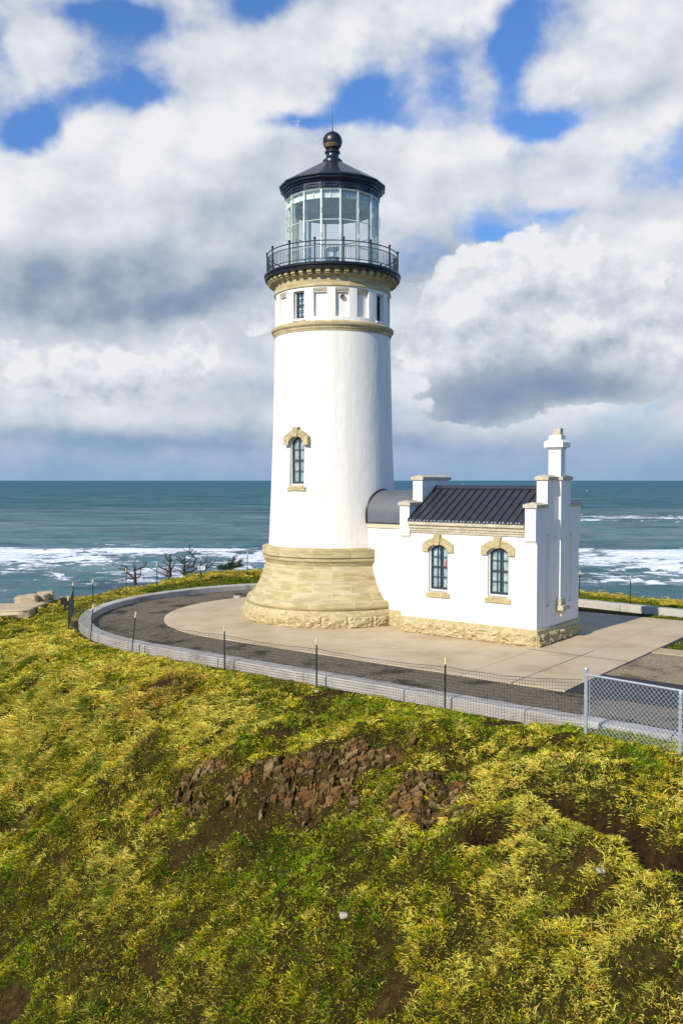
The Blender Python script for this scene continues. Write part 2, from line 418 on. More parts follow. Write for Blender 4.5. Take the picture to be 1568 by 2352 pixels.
def concrete_pad():
    m, t, b = material('buff_concrete')
    co = t.new('ShaderNodeTexCoord').outputs['Object']; x, y, z = t.sep(co)
    n = t.noise(co, .55, 6, .6); n2 = t.noise(co, 22, 4, .6)
    c = t.ramp(n, [(.3, (.41, .31, .185)), (.5, (.53, .415, .265)), (.72, (.61, .49, .335))])
    c = t.mix(t.smooth(n2, .35, .75, 0, .22), c, (.33, .26, .17))
    c = t.mix(t.smooth(t.noise(t.xyz(x, t.math('MULTIPLY', y, .4)), 1.6, 5, .6), .58, .72, 0, .25), c, (.62, .55, .44))
    jt = None
    def line(coord, pos, w, lo=None, hi=None, other=None, s=1.0):
        nonlocal jt
        q = t.smooth(t.math('ABSOLUTE', t.math('SUBTRACT', coord, pos)), w * .5, w, s, 0)
        if lo is not None: q = t.math('MULTIPLY', q, t.math('MULTIPLY', t.math('GREATER_THAN', other, lo), t.math('LESS_THAN', other, hi)))
        jt = q if jt is None else t.math('MAXIMUM', jt, q)
    line(y, -2.05, .035, 9.5, 20, x); line(x, 11.3, .022, -9, -1.0, y); line(x, 11.3, .012, -1.2, 9, y, .5)
    line(x, 9.75, .014, -9, -1.9, y, .7)
    for q in (8.1, 6.2, 4.3, 2.2): line(x, q, .010, -9, -1.9, y, .38)
    line(y, -5.9, .010, 8, 20, x, .45); line(y, 2.3, .010, 9, 20, x, .4)
    c = t.mix(jt, c, (.05, .04, .028))
    t.put(b.inputs['Base Color'], c); b.inputs['Roughness'].default_value = .85; b.inputs['Specular IOR Level'].default_value = .2
    t.put(b.inputs['Normal'], t.bump(t.noise(co, 45, 3, .6), .15, .005)); return m


def gravel(name, dark, light, scale=55, patch=None, patch_amt=.7):
    m, t, b = material(name)
    co = t.new('ShaderNodeTexCoord').outputs['Object']
    v = t.new('ShaderNodeTexVoronoi'); t.put(v.inputs['Vector'], co); v.inputs['Scale'].default_value = scale
    rnd = t.sep(v.outputs['Color'])[0]
    c = t.ramp(rnd, [(.0, dark), (.65, tuple((a + b_) / 2 for a, b_ in zip(dark, light))), (1.0, light)])
    c = t.mix(t.smooth(t.noise(co, 9, 5, .7), .52, .72, 0, .55), c, light)
    if patch: c = t.mix(t.smooth(t.noise(co, .7, 5, .65), .50, .62, 0, patch_amt), c, patch)
    t.put(b.inputs['Base Color'], c); b.inputs['Roughness'].default_value = .9; b.inputs['Specular IOR Level'].default_value = .15
    t.put(b.inputs['Normal'], t.bump(v.outputs['Distance'], .6, .02)); return m


M_PAD = concrete_pad()
M_ROAD = gravel('dark_gravel', (.062, .053, .038), (.29, .245, .17), 45, (.028, .024, .018), .8)
M_YARD = gravel('tan_gravel', (.16, .12, .07), (.48, .38, .24), 42, (.045, .038, .026), .6)
M_ASPH = plain('fresh_asphalt', (.022, .022, .026), .85, .2, 3, bump=.3, bscale=120)
M_PATH = plain('tan_concrete', (.42, .33, .19), .85, .15, 2, bump=.2)
M_KERB = plain('kerb_concrete', (.46, .425, .37), .85, .12, 3, bump=.35, bscale=60, dirt=(.15, .12, .08), dirt_amt=.75)
M_LEDGE = plain('pale_sandstone', (.48, .37, .225), .9, .2, 2.5, bump=.6, bscale=9, dirt=(.25, .19, .12))

# ------------------------------------------------------------------ terrain
def to_loc(x, y):
    ax, ay = x - TW[0], y - TW[1]; return ax * EX[0] + ay * EX[1], ax * EY[0] + ay * EY[1]


def to_world(lx, ly, z=0.0):
    p = TW + lx * EX + ly * EY; return np.array([p[0], p[1], z])


KO = 9.80
FRONT_D = [-50, -.2, .2, 1, 2.0, 3.2, 4.2, 5.4, 7.2, 9, 12, 16, 25, 60, 120]
FRONT_Z = [-.09, -.09, -.09, -.14, -.28, -.72, -1.35, -2.35, -4.05, -5.7, -7.3, -8.1, -8.6, -14, -40]
LEFT_D = [-50, -.2, .2, 2, 4, 5.5, 8, 12, 20, 45, 100]
LEFT_Z = [-.09, -.09, -.10, -.14, -.38, -.85, -2.0, -4.8, -14, -48, -62]
BACK_D = [-50, -.2, .2, 1.2, 2.6, 3.6, 4.6, 6.5, 10, 20, 40]
BACK_Z = [-.09, -.09, -.02, .02, .25, .38, .05, -2.5, -9, -30, -62]
BR_Z = [-.09, -.09, -.02, .0, .0, -.05, -.5, -2.8, -9, -30, -62]


def kerb_dist(lx, ly):
    """distance outside the kerb line (negative inside)"""
    return np.where(lx < 0, np.hypot(lx, ly) - KO, np.maximum(-KO + .02 - ly, ly - (KO - .11 * np.minimum(lx, 26))))


def smooth_interp(d, D, Z):
    r = 0
    for o, w in ((-.5, .25), (0, .5), (.5, .25)): r = r + w * np.interp(d + o * np.clip(np.abs(d) * .5, 0, 1), D, Z)
    return r


# dark eroded lips in the bank: polylines on the ground (filled in below from the picture)
LIPS = []


def seg_dist(x, y, a, b):
    a = np.array(a[:2]); b = np.array(b[:2]); ab = b - a
    t = np.clip(((x - a[0]) * ab[0] + (y - a[1]) * ab[1]) / (ab @ ab), 0, 1)
    px, py = a[0] + t * ab[0], a[1] + t * ab[1]
    return np.hypot(x - px, y - py), (x - px) * -ab[1] + (y - py) * ab[0]


def terr(x, y, lips=True):
    x = np.asarray(x, float); y = np.asarray(y, float)
    lx, ly = to_loc(x, y); d = kerb_dist(lx, ly)
    nx = np.where(lx < 0, lx / np.maximum(np.hypot(lx, ly), .1), 0); ny = np.where(lx < 0, ly / np.maximum(np.hypot(lx, ly), .1), np.sign(ly))
    wy = nx * EX[1] + ny * EY[1]                    # world y of the outward direction
    wx = nx * EX[0] + ny * EY[0]
    wf = sstep(.05, .75, -wy); wb = sstep(.10, .60, wy)
    zf = smooth_interp(d, FRONT_D, FRONT_Z); zl = smooth_interp(d, LEFT_D, LEFT_Z)
    wbm = sstep(.5, 5.5, ly) * (1 - sstep(1, 3, lx))
    zb = smooth_interp(d, BACK_D, BR_Z) * (1 - wbm) + smooth_interp(d, BACK_D, BACK_Z) * wbm
    z = zl * (1 - wf) * (1 - wb) + zf * wf + zb * wb * (1 - wf)
    z = z + .20 * sstep(12.5, 15.5, lx) * sstep(-.1, .3, d) * (1 - sstep(1.2, 3.6, d)) * wf + .07 * wf * sstep(.0, .3, d) * (1 - sstep(.6, 1.6, d))
    am = sstep(.2, 1.8, d) * (1 - .55 * wb)
    z = z + am * (fbm(x * .45, y * .45, 3, 3) * .38 + fbm(x * 1.7, y * 1.7, 9, 3) * .16) + am * sstep(2, 4, d) * fbm(x * .9, y * .9, 21, 3) * .22
    z = np.maximum(z, -62)
    if lips:
        for (pts, wid, dep) in LIPS:
            for a, b in zip(pts[:-1], pts[1:]):
                ds, side = seg_dist(x, y, a, b)
                z = z - dep * np.where(side < 0, np.exp(-(ds / (2.4 * wid)) ** 2), np.exp(-(ds / .05) ** 2))
    return z


def hit(px, py, far=90.0):
    """where the sight line through a point of the picture meets the ground"""
    d = pix_dir(px, py); t = np.arange(6.0, far, .04)
    X, Y, Z = d[0] * t, d[1] * t, HC + d[2] * t
    g = np.where(Z < terr(X, Y))[0]; k = g[0] if len(g) else len(t) - 1
    return np.array([X[k], Y[k], float(terr(X[k], Y[k]))])


_L = []
for pts, wid, dep in [([(1278, 1822), (1330, 1846), (1400, 1866), (1468, 1888)], .12, .46), ([(1482, 1926), (1525, 1940), (1600, 1955)], .14, .48),
                      ([(1085, 1900), (1120, 1893), (1150, 1880), (1180, 1892)], .10, .30), ([(1040, 2010), (1060, 2060), (1045, 2110)], .06, .15),
                      ([(1290, 2100), (1340, 2060), (1400, 2020)], .07, .16), ([(640, 2040), (660, 2090)], .06, .15), ([(330, 2180), (360, 2230)], .07, .16)]:
    _L.append(([hit(*p) for p in pts], wid, dep))
LIPS += _L

# bare or rocky patches of the bank (centre, radii along the slope and across) given as ground points
ROCK_C = hit(725, 1805)
BARE = [(hit(p[0], p[1]), rx, ry) for p, rx, ry in [((770, 1592), 1.15, .26), ((630, 1566), .5, .16), ((395, 1572), .5, .3), ((1190, 1660), .75, .30), ((1300, 1690), .4, .14), ((50, 1890), .35, .25), ((15, 2330), .4, .35),
                                              ((900, 2300), .5, .22), ((1260, 1935), .3, .12), ((1330, 1985), .25, .15), ((150, 1965), .3, .12), ((1480, 1960), .5, .2), ((640, 1690), .3, .10)]]
ROCKY = (hit(670, 1812), 3.2, 1.0)


def bare_mask(x, y):
    m = np.zeros_like(np.asarray(x, float))
    w = fbm(np.asarray(x) * 2.2, np.asarray(y) * 2.2, 31, 3) * .9
    for c, rx, ry in BARE:
        q = np.sqrt(((x - c[0]) / rx) ** 2 + ((y - c[1]) / ry) ** 2) + w
        m = np.maximum(m, 1 - sstep(.65, 1.05, q))
    c, rx, ry = ROCKY; q = np.sqrt(((x - c[0]) / rx) ** 2 + ((y - c[1]) / ry) ** 2) + w * .8; m = np.maximum(m, .62 * (1 - sstep(.55, 1.05, q)))
    for (pts, wid, dep) in LIPS:
        for a, b in zip(pts[:-1], pts[1:]):
            ds, side = seg_dist(x, y, a, b); ds = np.where(side < 0, ds, ds * 3.0); m = np.maximum(m, 1 - sstep(wid * .8, wid * 1.7, ds + w * .10))
    return m


def ground_mat():
    m, t, b = material('turf_soil')
    co = t.new('ShaderNodeTexCoord').outputs['Object']
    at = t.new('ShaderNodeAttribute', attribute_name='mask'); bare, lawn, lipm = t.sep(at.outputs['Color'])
    n = t.noise(co, 3.5, 6, .65); n2 = t.noise(co, 18, 4, .6)
    turf = t.ramp(n, [(.3, (.010, .009, .002)), (.5, (.026, .021, .004)), (.7, (.065, .048, .010))])  # ground under the tufts darkened so the gaps read as shade
    soil = t.ramp(t.noise(co, 6, 6, .7), [(.3, (.016, .009, .003)), (.5, (.042, .023, .007)), (.72, (.095, .055, .018))])
    law = t.ramp(n2, [(.3, (.035, .060, .007)), (.7, (.12, .16, .018))])
    c = t.mix(lawn, turf, law); c = t.mix(bare, c, soil)
    c = t.mix(t.smooth(t.noise(co, 30, 4, .7), .58, .70, 0, .6), c, (.24, .18, .035)); c = t.mix(lipm, c, t.ramp(t.noise(co, 9, 5, .7), [(.35, (.007, .004, .002)), (.7, (.045, .022, .007))])); t.put(b.inputs['Base Color'], c); b.inputs['Roughness'].default_value = .95; b.inputs['Specular IOR Level'].default_value = .1  # lips near-black: dark wet soil with the shade of the gash painted in
    clod = t.voro(co, 14, 'F1'); t.put(b.inputs['Normal'], t.bump(t.math('ADD', t.math('ADD', t.math('MULTIPLY', n2, .6), n), t.math('MULTIPLY', clod, .5)), 1.0, .07)); return m


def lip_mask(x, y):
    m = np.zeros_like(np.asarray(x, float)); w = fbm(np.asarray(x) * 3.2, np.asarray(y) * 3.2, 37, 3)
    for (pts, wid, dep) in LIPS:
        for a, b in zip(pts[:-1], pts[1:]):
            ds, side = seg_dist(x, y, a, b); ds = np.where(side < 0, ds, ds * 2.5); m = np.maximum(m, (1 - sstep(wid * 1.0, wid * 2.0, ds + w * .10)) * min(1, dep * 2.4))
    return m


def lawn_mask(x, y):
    lx, ly = to_loc(x, y); d = kerb_dist(lx, ly)
    back = sstep(-2, 2, ly) * (1 - sstep(2.0, 3.2, d)) * sstep(-.2, .2, d)
    return back


xs = np.concatenate([np.linspace(-160, -22, 40)[:-1], np.arange(-22, 26, .16), np.linspace(26, 160, 40)])
ys = np.concatenate([np.linspace(-40, 8, 30)[:-1], np.arange(8, 56, .16), np.linspace(56, 150, 40)])
GX, GY = np.meshgrid(xs, ys)
GZ = terr(GX, GY)
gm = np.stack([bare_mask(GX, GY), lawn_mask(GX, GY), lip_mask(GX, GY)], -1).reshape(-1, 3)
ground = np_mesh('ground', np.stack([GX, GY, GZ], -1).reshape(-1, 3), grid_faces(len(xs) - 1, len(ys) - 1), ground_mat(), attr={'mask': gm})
tag(ground, 'grassy headland bank falling away in front of the kerb', 'ground', kind='structure')

# ------------------------------------------------------------------ sea
SEA_Z = -50.0
yr = [90.0]
while yr[-1] < 60000: yr.append(yr[-1] + max(2.2, (yr[-1] - 300) * .0085 if yr[-1] > 560 else 2.2))
yr = np.array(yr); ur = np.linspace(-1, 1, 321)
SX = ur[None, :] * (yr[:, None] * .75 + 60); SY = np.repeat(yr[:, None], len(ur), 1)


def swell(x, y):
    wob = 22 * fbm(x / 190, y / 160, 5, 3)
    a = np.zeros_like(x)
    for lam, am, ang, ph, sd in ((62, 1.35, .05, 0, 41), (38, .75, -.12, 1.3, 43), (23, .28, .25, 2.2, 47)):
        q = (y * math.cos(ang) + x * math.sin(ang) + wob) * 2 * math.pi / lam + ph
        env = .35 + 1.3 * np.clip(fbm(x / 140, y / 60, sd, 2) + .5, 0, 1)
        a = a + am * env * (np.sin(q) + .30 * np.sin(2 * q + .6))
    a = a + fbm(x / 9, y / 5, 51, 3) * .75
    for yc, x0, x1, hgt_, sd in ((742, -420, -30, 2.4, 61), (690, -420, -130, 1.8, 62), (770, 60, 420, 2.2, 63), (705, 90, 420, 2.0, 64), (1330, 250, 700, 2.6, 65), (880, -140, 30, 1.7, 66)):
        q = y - yc - 26 * fbm(x / 120, y * 0 + sd, sd, 3)
        e = sstep(x0, x0 + 60, x) * (1 - sstep(x1 - 60, x1, x)) * (.55 + fbm(x / 45, y * 0 + 3, sd, 2))
        a = a + hgt_ * np.clip(e, 0, 1.3) * np.where(q < 0, np.exp(-(q / 4.5) ** 2), np.exp(-(q / 16) ** 2))
    return a * np.exp(-y / 5200)


SZ = SEA_Z + swell(SX, SY)


def sea_mat():
    m, t, b = material('sea_water')
    co = t.new('ShaderNodeTexCoord').outputs['Object']; x, y, z = t.sep(co)
    sx = t.math('MULTIPLY', x, .40)
    p2 = t.xyz(sx, y, 0.0)
    wob = t.math('MULTIPLY', t.math('SUBTRACT', t.noise(t.xyz(x, y), .0055, 4, .6), .5), 170)
    yw = t.math('ADD', y, wob)
    f = t.math('DIVIDE', t.math('SUBTRACT', yw, 400), 1600.0)          # 400 .. 2000 m
    left = t.ramp(f, [(.0, .10), (.03, .34), (.06, .55), (.125, .56), (.160, .76), (.20, .72), (.225, .28), (.30, .14), (.5, .06), (.9, .0)])
    right = t.ramp(f, [(.0, .34), (.05, .50), (.09, .66), (.14, .72), (.185, .78), (.205, .38), (.23, .20), (.40, .12), (.54, .66), (.62, .40), (.72, .04), (.9, 0.)])
    amt = t.mix(t.smooth(x, -60, 120), left, right)
    amt = t.math('MULTIPLY', amt, t.smooth(t.noise(t.xyz(x, y), .011, 3, .5), .28, .62, .55, 1.12))
    n = t.noise(p2, .10, 8, .68, .6)
    n2 = t.noise(t.xyz(sx, y), .45, 5, .62, .3)
    nn = t.math('ADD', t.math('MULTIPLY', n, .72), t.math('MULTIPLY', n2, .28))
    th = t.math('SUBTRACT', .71, t.math('MULTIPLY', amt, .41))
    foam = t.smooth(nn, th, t.math('ADD', th, .06))
    foam = t.math('MULTIPLY', foam, t.smooth(amt, .0, .12))
    deep = t.ramp(t.noise(t.xyz(t.math('MULTIPLY', x, .3), y), .012, 4, .6), [(.3, (.036, .092, .115)), (.55, (.080, .160, .182)), (.8, (.15, .245, .262))])
    fine = t.noise(t.xyz(t.math('MULTIPLY', x, .14), y), .085, 5, .65)
    deep = t.mix(t.smooth(fine, .45, .72, 0, .55), deep, (.15, .27, .30)); deep = t.mix(t.smooth(fine, .50, .30, 0, .5), deep, (.008, .050, .075))
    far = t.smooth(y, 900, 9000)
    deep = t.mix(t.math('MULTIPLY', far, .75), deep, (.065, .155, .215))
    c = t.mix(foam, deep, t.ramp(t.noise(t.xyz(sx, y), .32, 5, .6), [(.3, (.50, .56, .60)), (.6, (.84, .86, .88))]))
    t.put(b.inputs['Base Color'], c)
    t.put(b.inputs['Roughness'], t.mix(foam, (.26, .26, .26), (.9, .9, .9)))
    b.inputs['IOR'].default_value = 1.33; t.put(b.inputs['Specular IOR Level'], t.smooth(y, 500, 1800, .06, .0))
    h = t.math('ADD', t.math('MULTIPLY', t.noise(t.xyz(t.math('MULTIPLY', x, .5), y), .16, 6, .62), 1.0), t.math('MULTIPLY', foam, .35))
    t.put(b.inputs['Normal'], t.bump(h, .9, 1.9)); return m


sea = np_mesh('sea', np.stack([SX, SY, SZ], -1).reshape(-1, 3), grid_faces(len(ur) - 1, len(yr) - 1), sea_mat())
tag(sea, 'teal ocean with white breakers reaching to the horizon', 'sea', kind='structure')

# ------------------------------------------------------------------ paving
def sheet(name, poly, z0, z1, mat, bevel=0.0):
    o = MB().prism(poly, z0, z1, axis='z').build(name, mat, bevel=bevel); o.location = TW; o.rotation_euler = (0, 0, ROT); tag(o, kind='structure'); return o


def arc(r, a0, a1, n): return [(r * math.cos(R(a0 + (a1 - a0) * i / n)), r * math.sin(R(a0 + (a1 - a0) * i / n))) for i in range(n + 1)]


sheet('pavement', arc(6.65, 90, 270, 64) + [(12.8, -6.65), (12.75, 6.85)], -.12, 0.0, M_PAD)
sheet('road', arc(9.4, 90, 270, 72) + [(30, -9.4), (30, -6.3), (9, -6.3), (3, -5), (3, 5), (6.7, 7.2), (6.7, 8.5)], -.05, -.035, M_ROAD)
sheet('gravel_ground', [(12.81, -4.1), (30, -4.1), (30, -.10), (12.81, -.10)], -.05, -.030, M_YARD)
sheet('asphalt_path', [(12.81, -6.62), (30, -6.62), (30, -4.1), (12.81, -4.1)], -.10, -.012, M_ASPH)
sheet('concrete_path', [(12.81, -.09), (30, -.09), (30, .75), (12.81, .75)], -.10, -.004, M_PATH)

KW = .23                                                     # half width of the kerb


def kerb_path():
    pts = [(30 - i * .5, -9.57) for i in range(60)]
    pts += [(9.57 * math.cos(R(a)), 9.57 * math.sin(R(a))) for a in np.linspace(270, 90, 90)]
    pts += [(q, 9.57 - .11 * q) for q in np.arange(.5, 26, .5)]
    return np.array(pts)


def sweep_kerb():
    p = kerb_path(); seg = np.r_[0, np.cumsum(np.hypot(*np.diff(p, axis=0).T))]
    mb = MB(); L0 = 3.25; s = 0.55
    while s < seg[-1] - 1:
        e = min(s + L0 - .022, seg[-1]); q = np.linspace(s, e, 9)
        X = np.interp(q, seg, p[:, 0]); Y = np.interp(q, seg, p[:, 1])
        tx = np.gradient(X); ty = np.gradient(Y); l = np.hypot(tx, ty); nx, ny = -ty / l, tx / l
        prof = [(-KW, -.5), (-KW, .175), (-KW + .03, .205), (KW - .03, .205), (KW, .175), (KW, -.5)]
        vs = []
        for k in range(9):
            for (o, z) in prof:
                w = .006 * math.sin(17 * q[k] + o * 9)
                vs.append((X[k] + nx[k] * (o + w), Y[k] + ny[k] * (o + w), z + .006 * math.sin(9.7 * q[k])))
        m = len(prof)
        fs = [(k * m + j, k * m + (j + 1) % m, (k + 1) * m + (j + 1) % m, (k + 1) * m + j) for k in range(8) for j in range(m)]
        fs += [tuple(range(m - 1, -1, -1)), tuple(range(8 * m, 9 * m))]
        mb.add(vs, fs); s += L0
    o = mb.build('kerb', M_KERB, smooth=30); o.location = TW; o.rotation_euler = (0, 0, ROT)
    tag(o, kind='structure')


sweep_kerb()

# ------------------------------------------------------------------ windows (local: x right, y inward, z up, origin on the sill)
def arch(w, h, rise, n=10):
    pts = [(-w / 2, 0), (w / 2, 0), (w / 2, h)]
    if rise > 0:
        r = (w * w / 4 + rise * rise) / (2 * rise); cz = h + rise - r; a = math.asin(min(1, w / 2 / r))
        pts += [(r * math.sin(a - 2 * a * i / n), cz + r * math.cos(a - 2 * a * i / n)) for i in range(1, n)]
    pts.append((-w / 2, h)); return pts


def window(parent, M, w, h, rise, cols, rows, depth=.2, trim=True, curtain='folds', card=False, tall=.0, rough=False):
    """sash window set back in its opening, with stone sill, hood and keystone"""
    zb = .10
    outer, mid, inn = arch(w, h, rise), arch(w - .08, h - .03 - .06, rise * .95), arch(w - .17, h - .10 - .11, rise * .85)
    mid = [(x, z + .06) for x, z in mid]; inn = [(x, z + .14) for x, z in inn]
    fr = MB(); fr.ring(outer, mid, depth - .035, depth + .10)
    o = fr.xform(M).build('window', M_WFRAME, parent)
    sa = MB(); sa.ring(mid, inn, depth, depth + .06)
    iw = w - .17; x0, x1 = -iw / 2, iw / 2; z0 = .14; z1 = z0 + h - .21 + rise * .85
    rr = rise * .85
    def ztop(x): return z0 + h - .21 + rr * (1 - (2 * x / iw) ** 2) if rr > 0 else z1
    for i in range(1, cols):
        x = x0 + iw * i / cols; sa.box(x - .013, x + .013, depth + .012, depth + .05, z0, ztop(x))
    for j in range(1, rows):
        z = z0 + (z1 - z0) * j / rows; t = .026 if j == rows // 2 else .013
        sa.box(x0, x1, depth + .008 - (.01 if j == rows // 2 else 0), depth + .046, z - t, z + t)
    sa.xform(M).build('sash', M_SASH, o)
    MB().prism(mid, depth + .028, depth + .031).xform(M).build('pane', M_GLASS, o)
    cu = MB(); n = 40; cw = w - .10
    half = lambda i: (i / n - .5) * cw
    if curtain == 'folds':
        for s in (-1, 1):
            xa, xb = (-cw / 2, -cw * .04) if s < 0 else (cw * .06, cw / 2)
            cu.grid(n, 1, lambda i, j: (xa + (xb - xa) * i / n, depth + .085 + .018 * math.sin(i * 1.55 + s), .05 + j * (h + rise - .05)))
    else:
        cu.grid(6, 1, lambda i, j: ((i / 6 - .5) * cw, depth + .10, .05 + j * (h + rise)))
    cu.xform(M).build('curtain', M_CURT, o)
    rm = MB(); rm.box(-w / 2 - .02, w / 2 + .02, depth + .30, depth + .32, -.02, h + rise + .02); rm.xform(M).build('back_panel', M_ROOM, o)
    if card:
        MB().box(iw * .32, iw * .49, depth + .045, depth + .052, z0 + (z1 - z0) * .52, z0 + (z1 - z0) * .52 + .2).xform(M).build('card', M_ORANGE, o)
    if trim:
        st = M_ROUGH if rough else M_STONE
        ww = w / 2; hood = h + rise
        so = MB(); so.box(-ww - .09, ww + .09, -.06, .12, -.21, -.06); so.frustum((-ww, ww, -.055, depth), (-ww, ww, -.0, depth), -.06, .0)
        so.xform(M).build('sill', st, o, bevel=.012)
        # hood: leg stones and arch stones, then the keystone
        li = MB(); lw = .235; leg0 = h - .10 - (.05 if rough else 0); thick = .25
        r = (w * w / 4 + rise * rise) / (2 * rise); cz = h + rise - r; a = math.asin(w / 2 / r)
        ro = r + thick
        for s in (-1, 1):
            ja = a * .78; jx, jz = r * math.sin(ja), cz + r * math.cos(ja); kx, kz = (ww + lw) * .80, None
            ox = ww + lw; oz = h + .16
            top = lambda x: cz + math.sqrt(max(ro * ro - x * x, 0)) if x < ro else oz
            # leg stone
            leg = [(ww, leg0), (ox, leg0), (ox, oz), (ox * .80, oz + .10), (jx, jz), (ww, h)]
            li.prism([(s * x, z) for x, z in (leg if s > 0 else leg[::-1])], -.075, .16)
            ak = a * .20; ix, iz = r * math.sin(ak), cz + r * math.cos(ak)
            m = 6
            inner = [(r * math.sin(ja + (ak - ja) * i / m), cz + r * math.cos(ja + (ak - ja) * i / m)) for i in range(m + 1)]
            x_o1, x_o0 = ox * .80 - .004, .115
            z_a, z_b = oz + .10, hood + thick * .93
            outer_ = []
            for i in range(m + 1):
                x = x_o0 + (x_o1 - x_o0) * i / m; q = (x - x_o0) / (x_o1 - x_o0)
                outer_.append((x, z_b + (z_a - z_b) * (q ** 1.7)))
            st_ = inner + outer_
            st_[0] = (st_[0][0] - .003, st_[0][1]); li.prism([(s * x, z) for x, z in (st_ if s > 0 else st_[::-1])], -.065, .16)
        li.xform(M).build('hood_stones', st, o, bevel=.01)
        ke = MB(); ke.prism([(-.085, hood - .03), (.085, hood - .03), (.135, hood + thick + .09 + tall), (-.135, hood + thick + .09 + tall)], -.11, .16)
        ke.xform(M).build('keystone', st, o, bevel=.012)
    return o


def cyl_M(phi, r, z):
    p = R(phi); n = Vector((math.sin(p), -math.cos(p), 0)); t = Vector((math.cos(p), math.sin(p), 0))
    M = Matrix.Identity(4)
    for i in range(3): M[i][0] = t[i]; M[i][1] = -n[i]; M[i][2] = (0, 0, 1)[i]
    M[0][3], M[1][3], M[2][3] = n[0] * r, n[1] * r, z
    return M


def flat_M(x, y, z):
    return Matrix.Translation((x, y, z))


def cyl_wall(mb, prof, holes, seg=180):
    """turned wall with openings; prof = (radius, z) list; holes = (phi0, phi1, z0, z1, depth, back)"""
    zz = np.array([p[1] for p in prof]); rr = np.array([p[0] for p in prof])
    rad = lambda z: float(np.interp(z, zz, rr))
    ph = sorted(set([round(-180 + 360 * i / seg, 4) for i in range(seg)] + [round(h[k], 4) for h in holes for k in (0, 1)]))
    zs = sorted(set([round(p[1], 4) for p in prof] + [round(h[k], 4) for h in holes for k in (2, 3)]))
    P = lambda a, z, d=0.0: ((rad(z) - d) * math.sin(R(a)), -(rad(z) - d) * math.cos(R(a)), z)
    na = len(ph); nz = len(zs)
    vs = [P(a, z) for a in ph for z in zs]; fs = []
    for i in range(na):
        j = (i + 1) % na; a0 = ph[i]; a1 = ph[j] if j else ph[0] + 360; am = (a0 + a1) / 2
        for k in range(nz - 1):
            zm = (zs[k] + zs[k + 1]) / 2
            if any(h[0] < am < h[1] and h[2] < zm < h[3] for h in holes): continue
            fs.append((i * nz + k, j * nz + k, j * nz + k + 1, i * nz + k + 1))
    mb.add(vs, fs)
    for (p0, p1, z0, z1, dep, back) in holes:
        aa = [a for a in ph if p0 - 1e-6 <= a <= p1 + 1e-6]; q = [z for z in zs if z0 - 1e-6 <= z <= z1 + 1e-6]
        for z, up in ((z0, 1), (z1, 0)):
            v = [P(a, z) for a in aa] + [P(a, z, dep) for a in aa]; n = len(aa)
            mb.add(v, [(i, i + 1, n + i + 1, n + i) for i in range(n - 1)])
        for a in (p0, p1):
            v = [P(a, z) for z in q] + [P(a, z, dep) for z in q]; n = len(q)
            mb.add(v, [(i, i + 1, n + i + 1, n + i) for i in range(n - 1)])
        if back:
            v = [P(a, z, dep) for a in aa for z in (z0, z1)]
            mb.add(v, [(2 * i, 2 * i + 2, 2 * i + 3, 2 * i + 1) for i in range(len(aa) - 1)])
    return mb


# ------------------------------------------------------------------ lighthouse
LH = empty('lighthouse', TW)
tag(LH, 'tall white lighthouse tower with sandstone base, black gallery and glazed lantern', 'lighthouse')

# rock-faced plinth
def rocky_ring(r0, z0, z1, zc, nb, off):
    """quarry-faced blocks round the foot: drafted margins, rough middle"""
    seg = 720; nv = 26; mb = MB()
    A = np.linspace(0, 360, seg + 1)[:-1]; Zs = np.linspace(z0, zc, nv + 1)
    aa, zz = np.meshgrid(A, Zs)
    blk = (aa + off) / (360 / nb); fr = blk - np.floor(blk); wid = r0 * R(360 / nb)
    edge = np.minimum(np.minimum(fr, 1 - fr) * wid, np.minimum(zz - z0 + .03, zc - zz + .004))
    s = aa * R(1) * r0
    rough = .55 + fbm(s * 5, zz * 9 + np.floor(blk) * 5.3, 61, 4) * 1.3 + np.abs(fbm(s * 11, zz * 15, 67, 3)) * .8
    rough = np.floor(rough * 5 + fbm(s * 9, zz * 4, 71, 2)) / 5 * .45 + rough * .55
    disp = sstep(.025, .085, edge) * np.clip(rough, -.1, 1.7) * .062
    joint = (1 - sstep(.008, .022, np.minimum(fr, 1 - fr) * wid)) * .03
    rad = r0 + disp - joint
    V = np.stack([rad * np.sin(np.radians(aa)), -rad * np.cos(np.radians(aa)), zz], -1).reshape(-1, 3)
    mb.v = [tuple(p) for p in V]
    mb.f = [(k * seg + i, k * seg + (i + 1) % seg, (k + 1) * seg + (i + 1) % seg, (k + 1) * seg + i) for k in range(nv) for i in range(seg)]
    mb.uv = [[(0, 0)] * 4 for _ in mb.f]
    return mb


pl = rocky_ring(3.545, 0.0, .42, .42, 23, 6)
pl.lathe([(3.545, .42), (3.545, .44), (3.49, .56), (3.46, .60), (3.30, .61)], 144)
pl.build('plinth', M_ROUGH, LH, smooth=38)
sb = MB()
sb.lathe([(3.33, .585), (3.37, .600), (3.42, .64), (3.445, .71), (3.435, .79), (3.39, .86), (3.31, .91), (3.22, .935), (3.215, .985), (3.17, .992),
          (3.10, 1.11), (3.00, 1.28), (2.905, 1.47), (2.82, 1.70), (2.75, 1.92), (2.695, 2.14), (2.675, 2.20)], 144, ublocks=13 * 1.5)
sb.build('flared_base', M_BASE, LH, smooth=40)
cp = MB()
cp.lathe([(2.66, 2.19), (2.70, 2.20), (2.715, 2.26), (2.75, 2.32), (2.80, 2.36), (2.80, 2.44), (2.745, 2.455), (2.745, 2.49), (2.812, 2.50), (2.815, 2.77), (2.80, 2.795), (2.53, 2.845)], 144, ublocks=12 * 1.45)
cp.build('base_moulding', M_RING, LH, smooth=30)

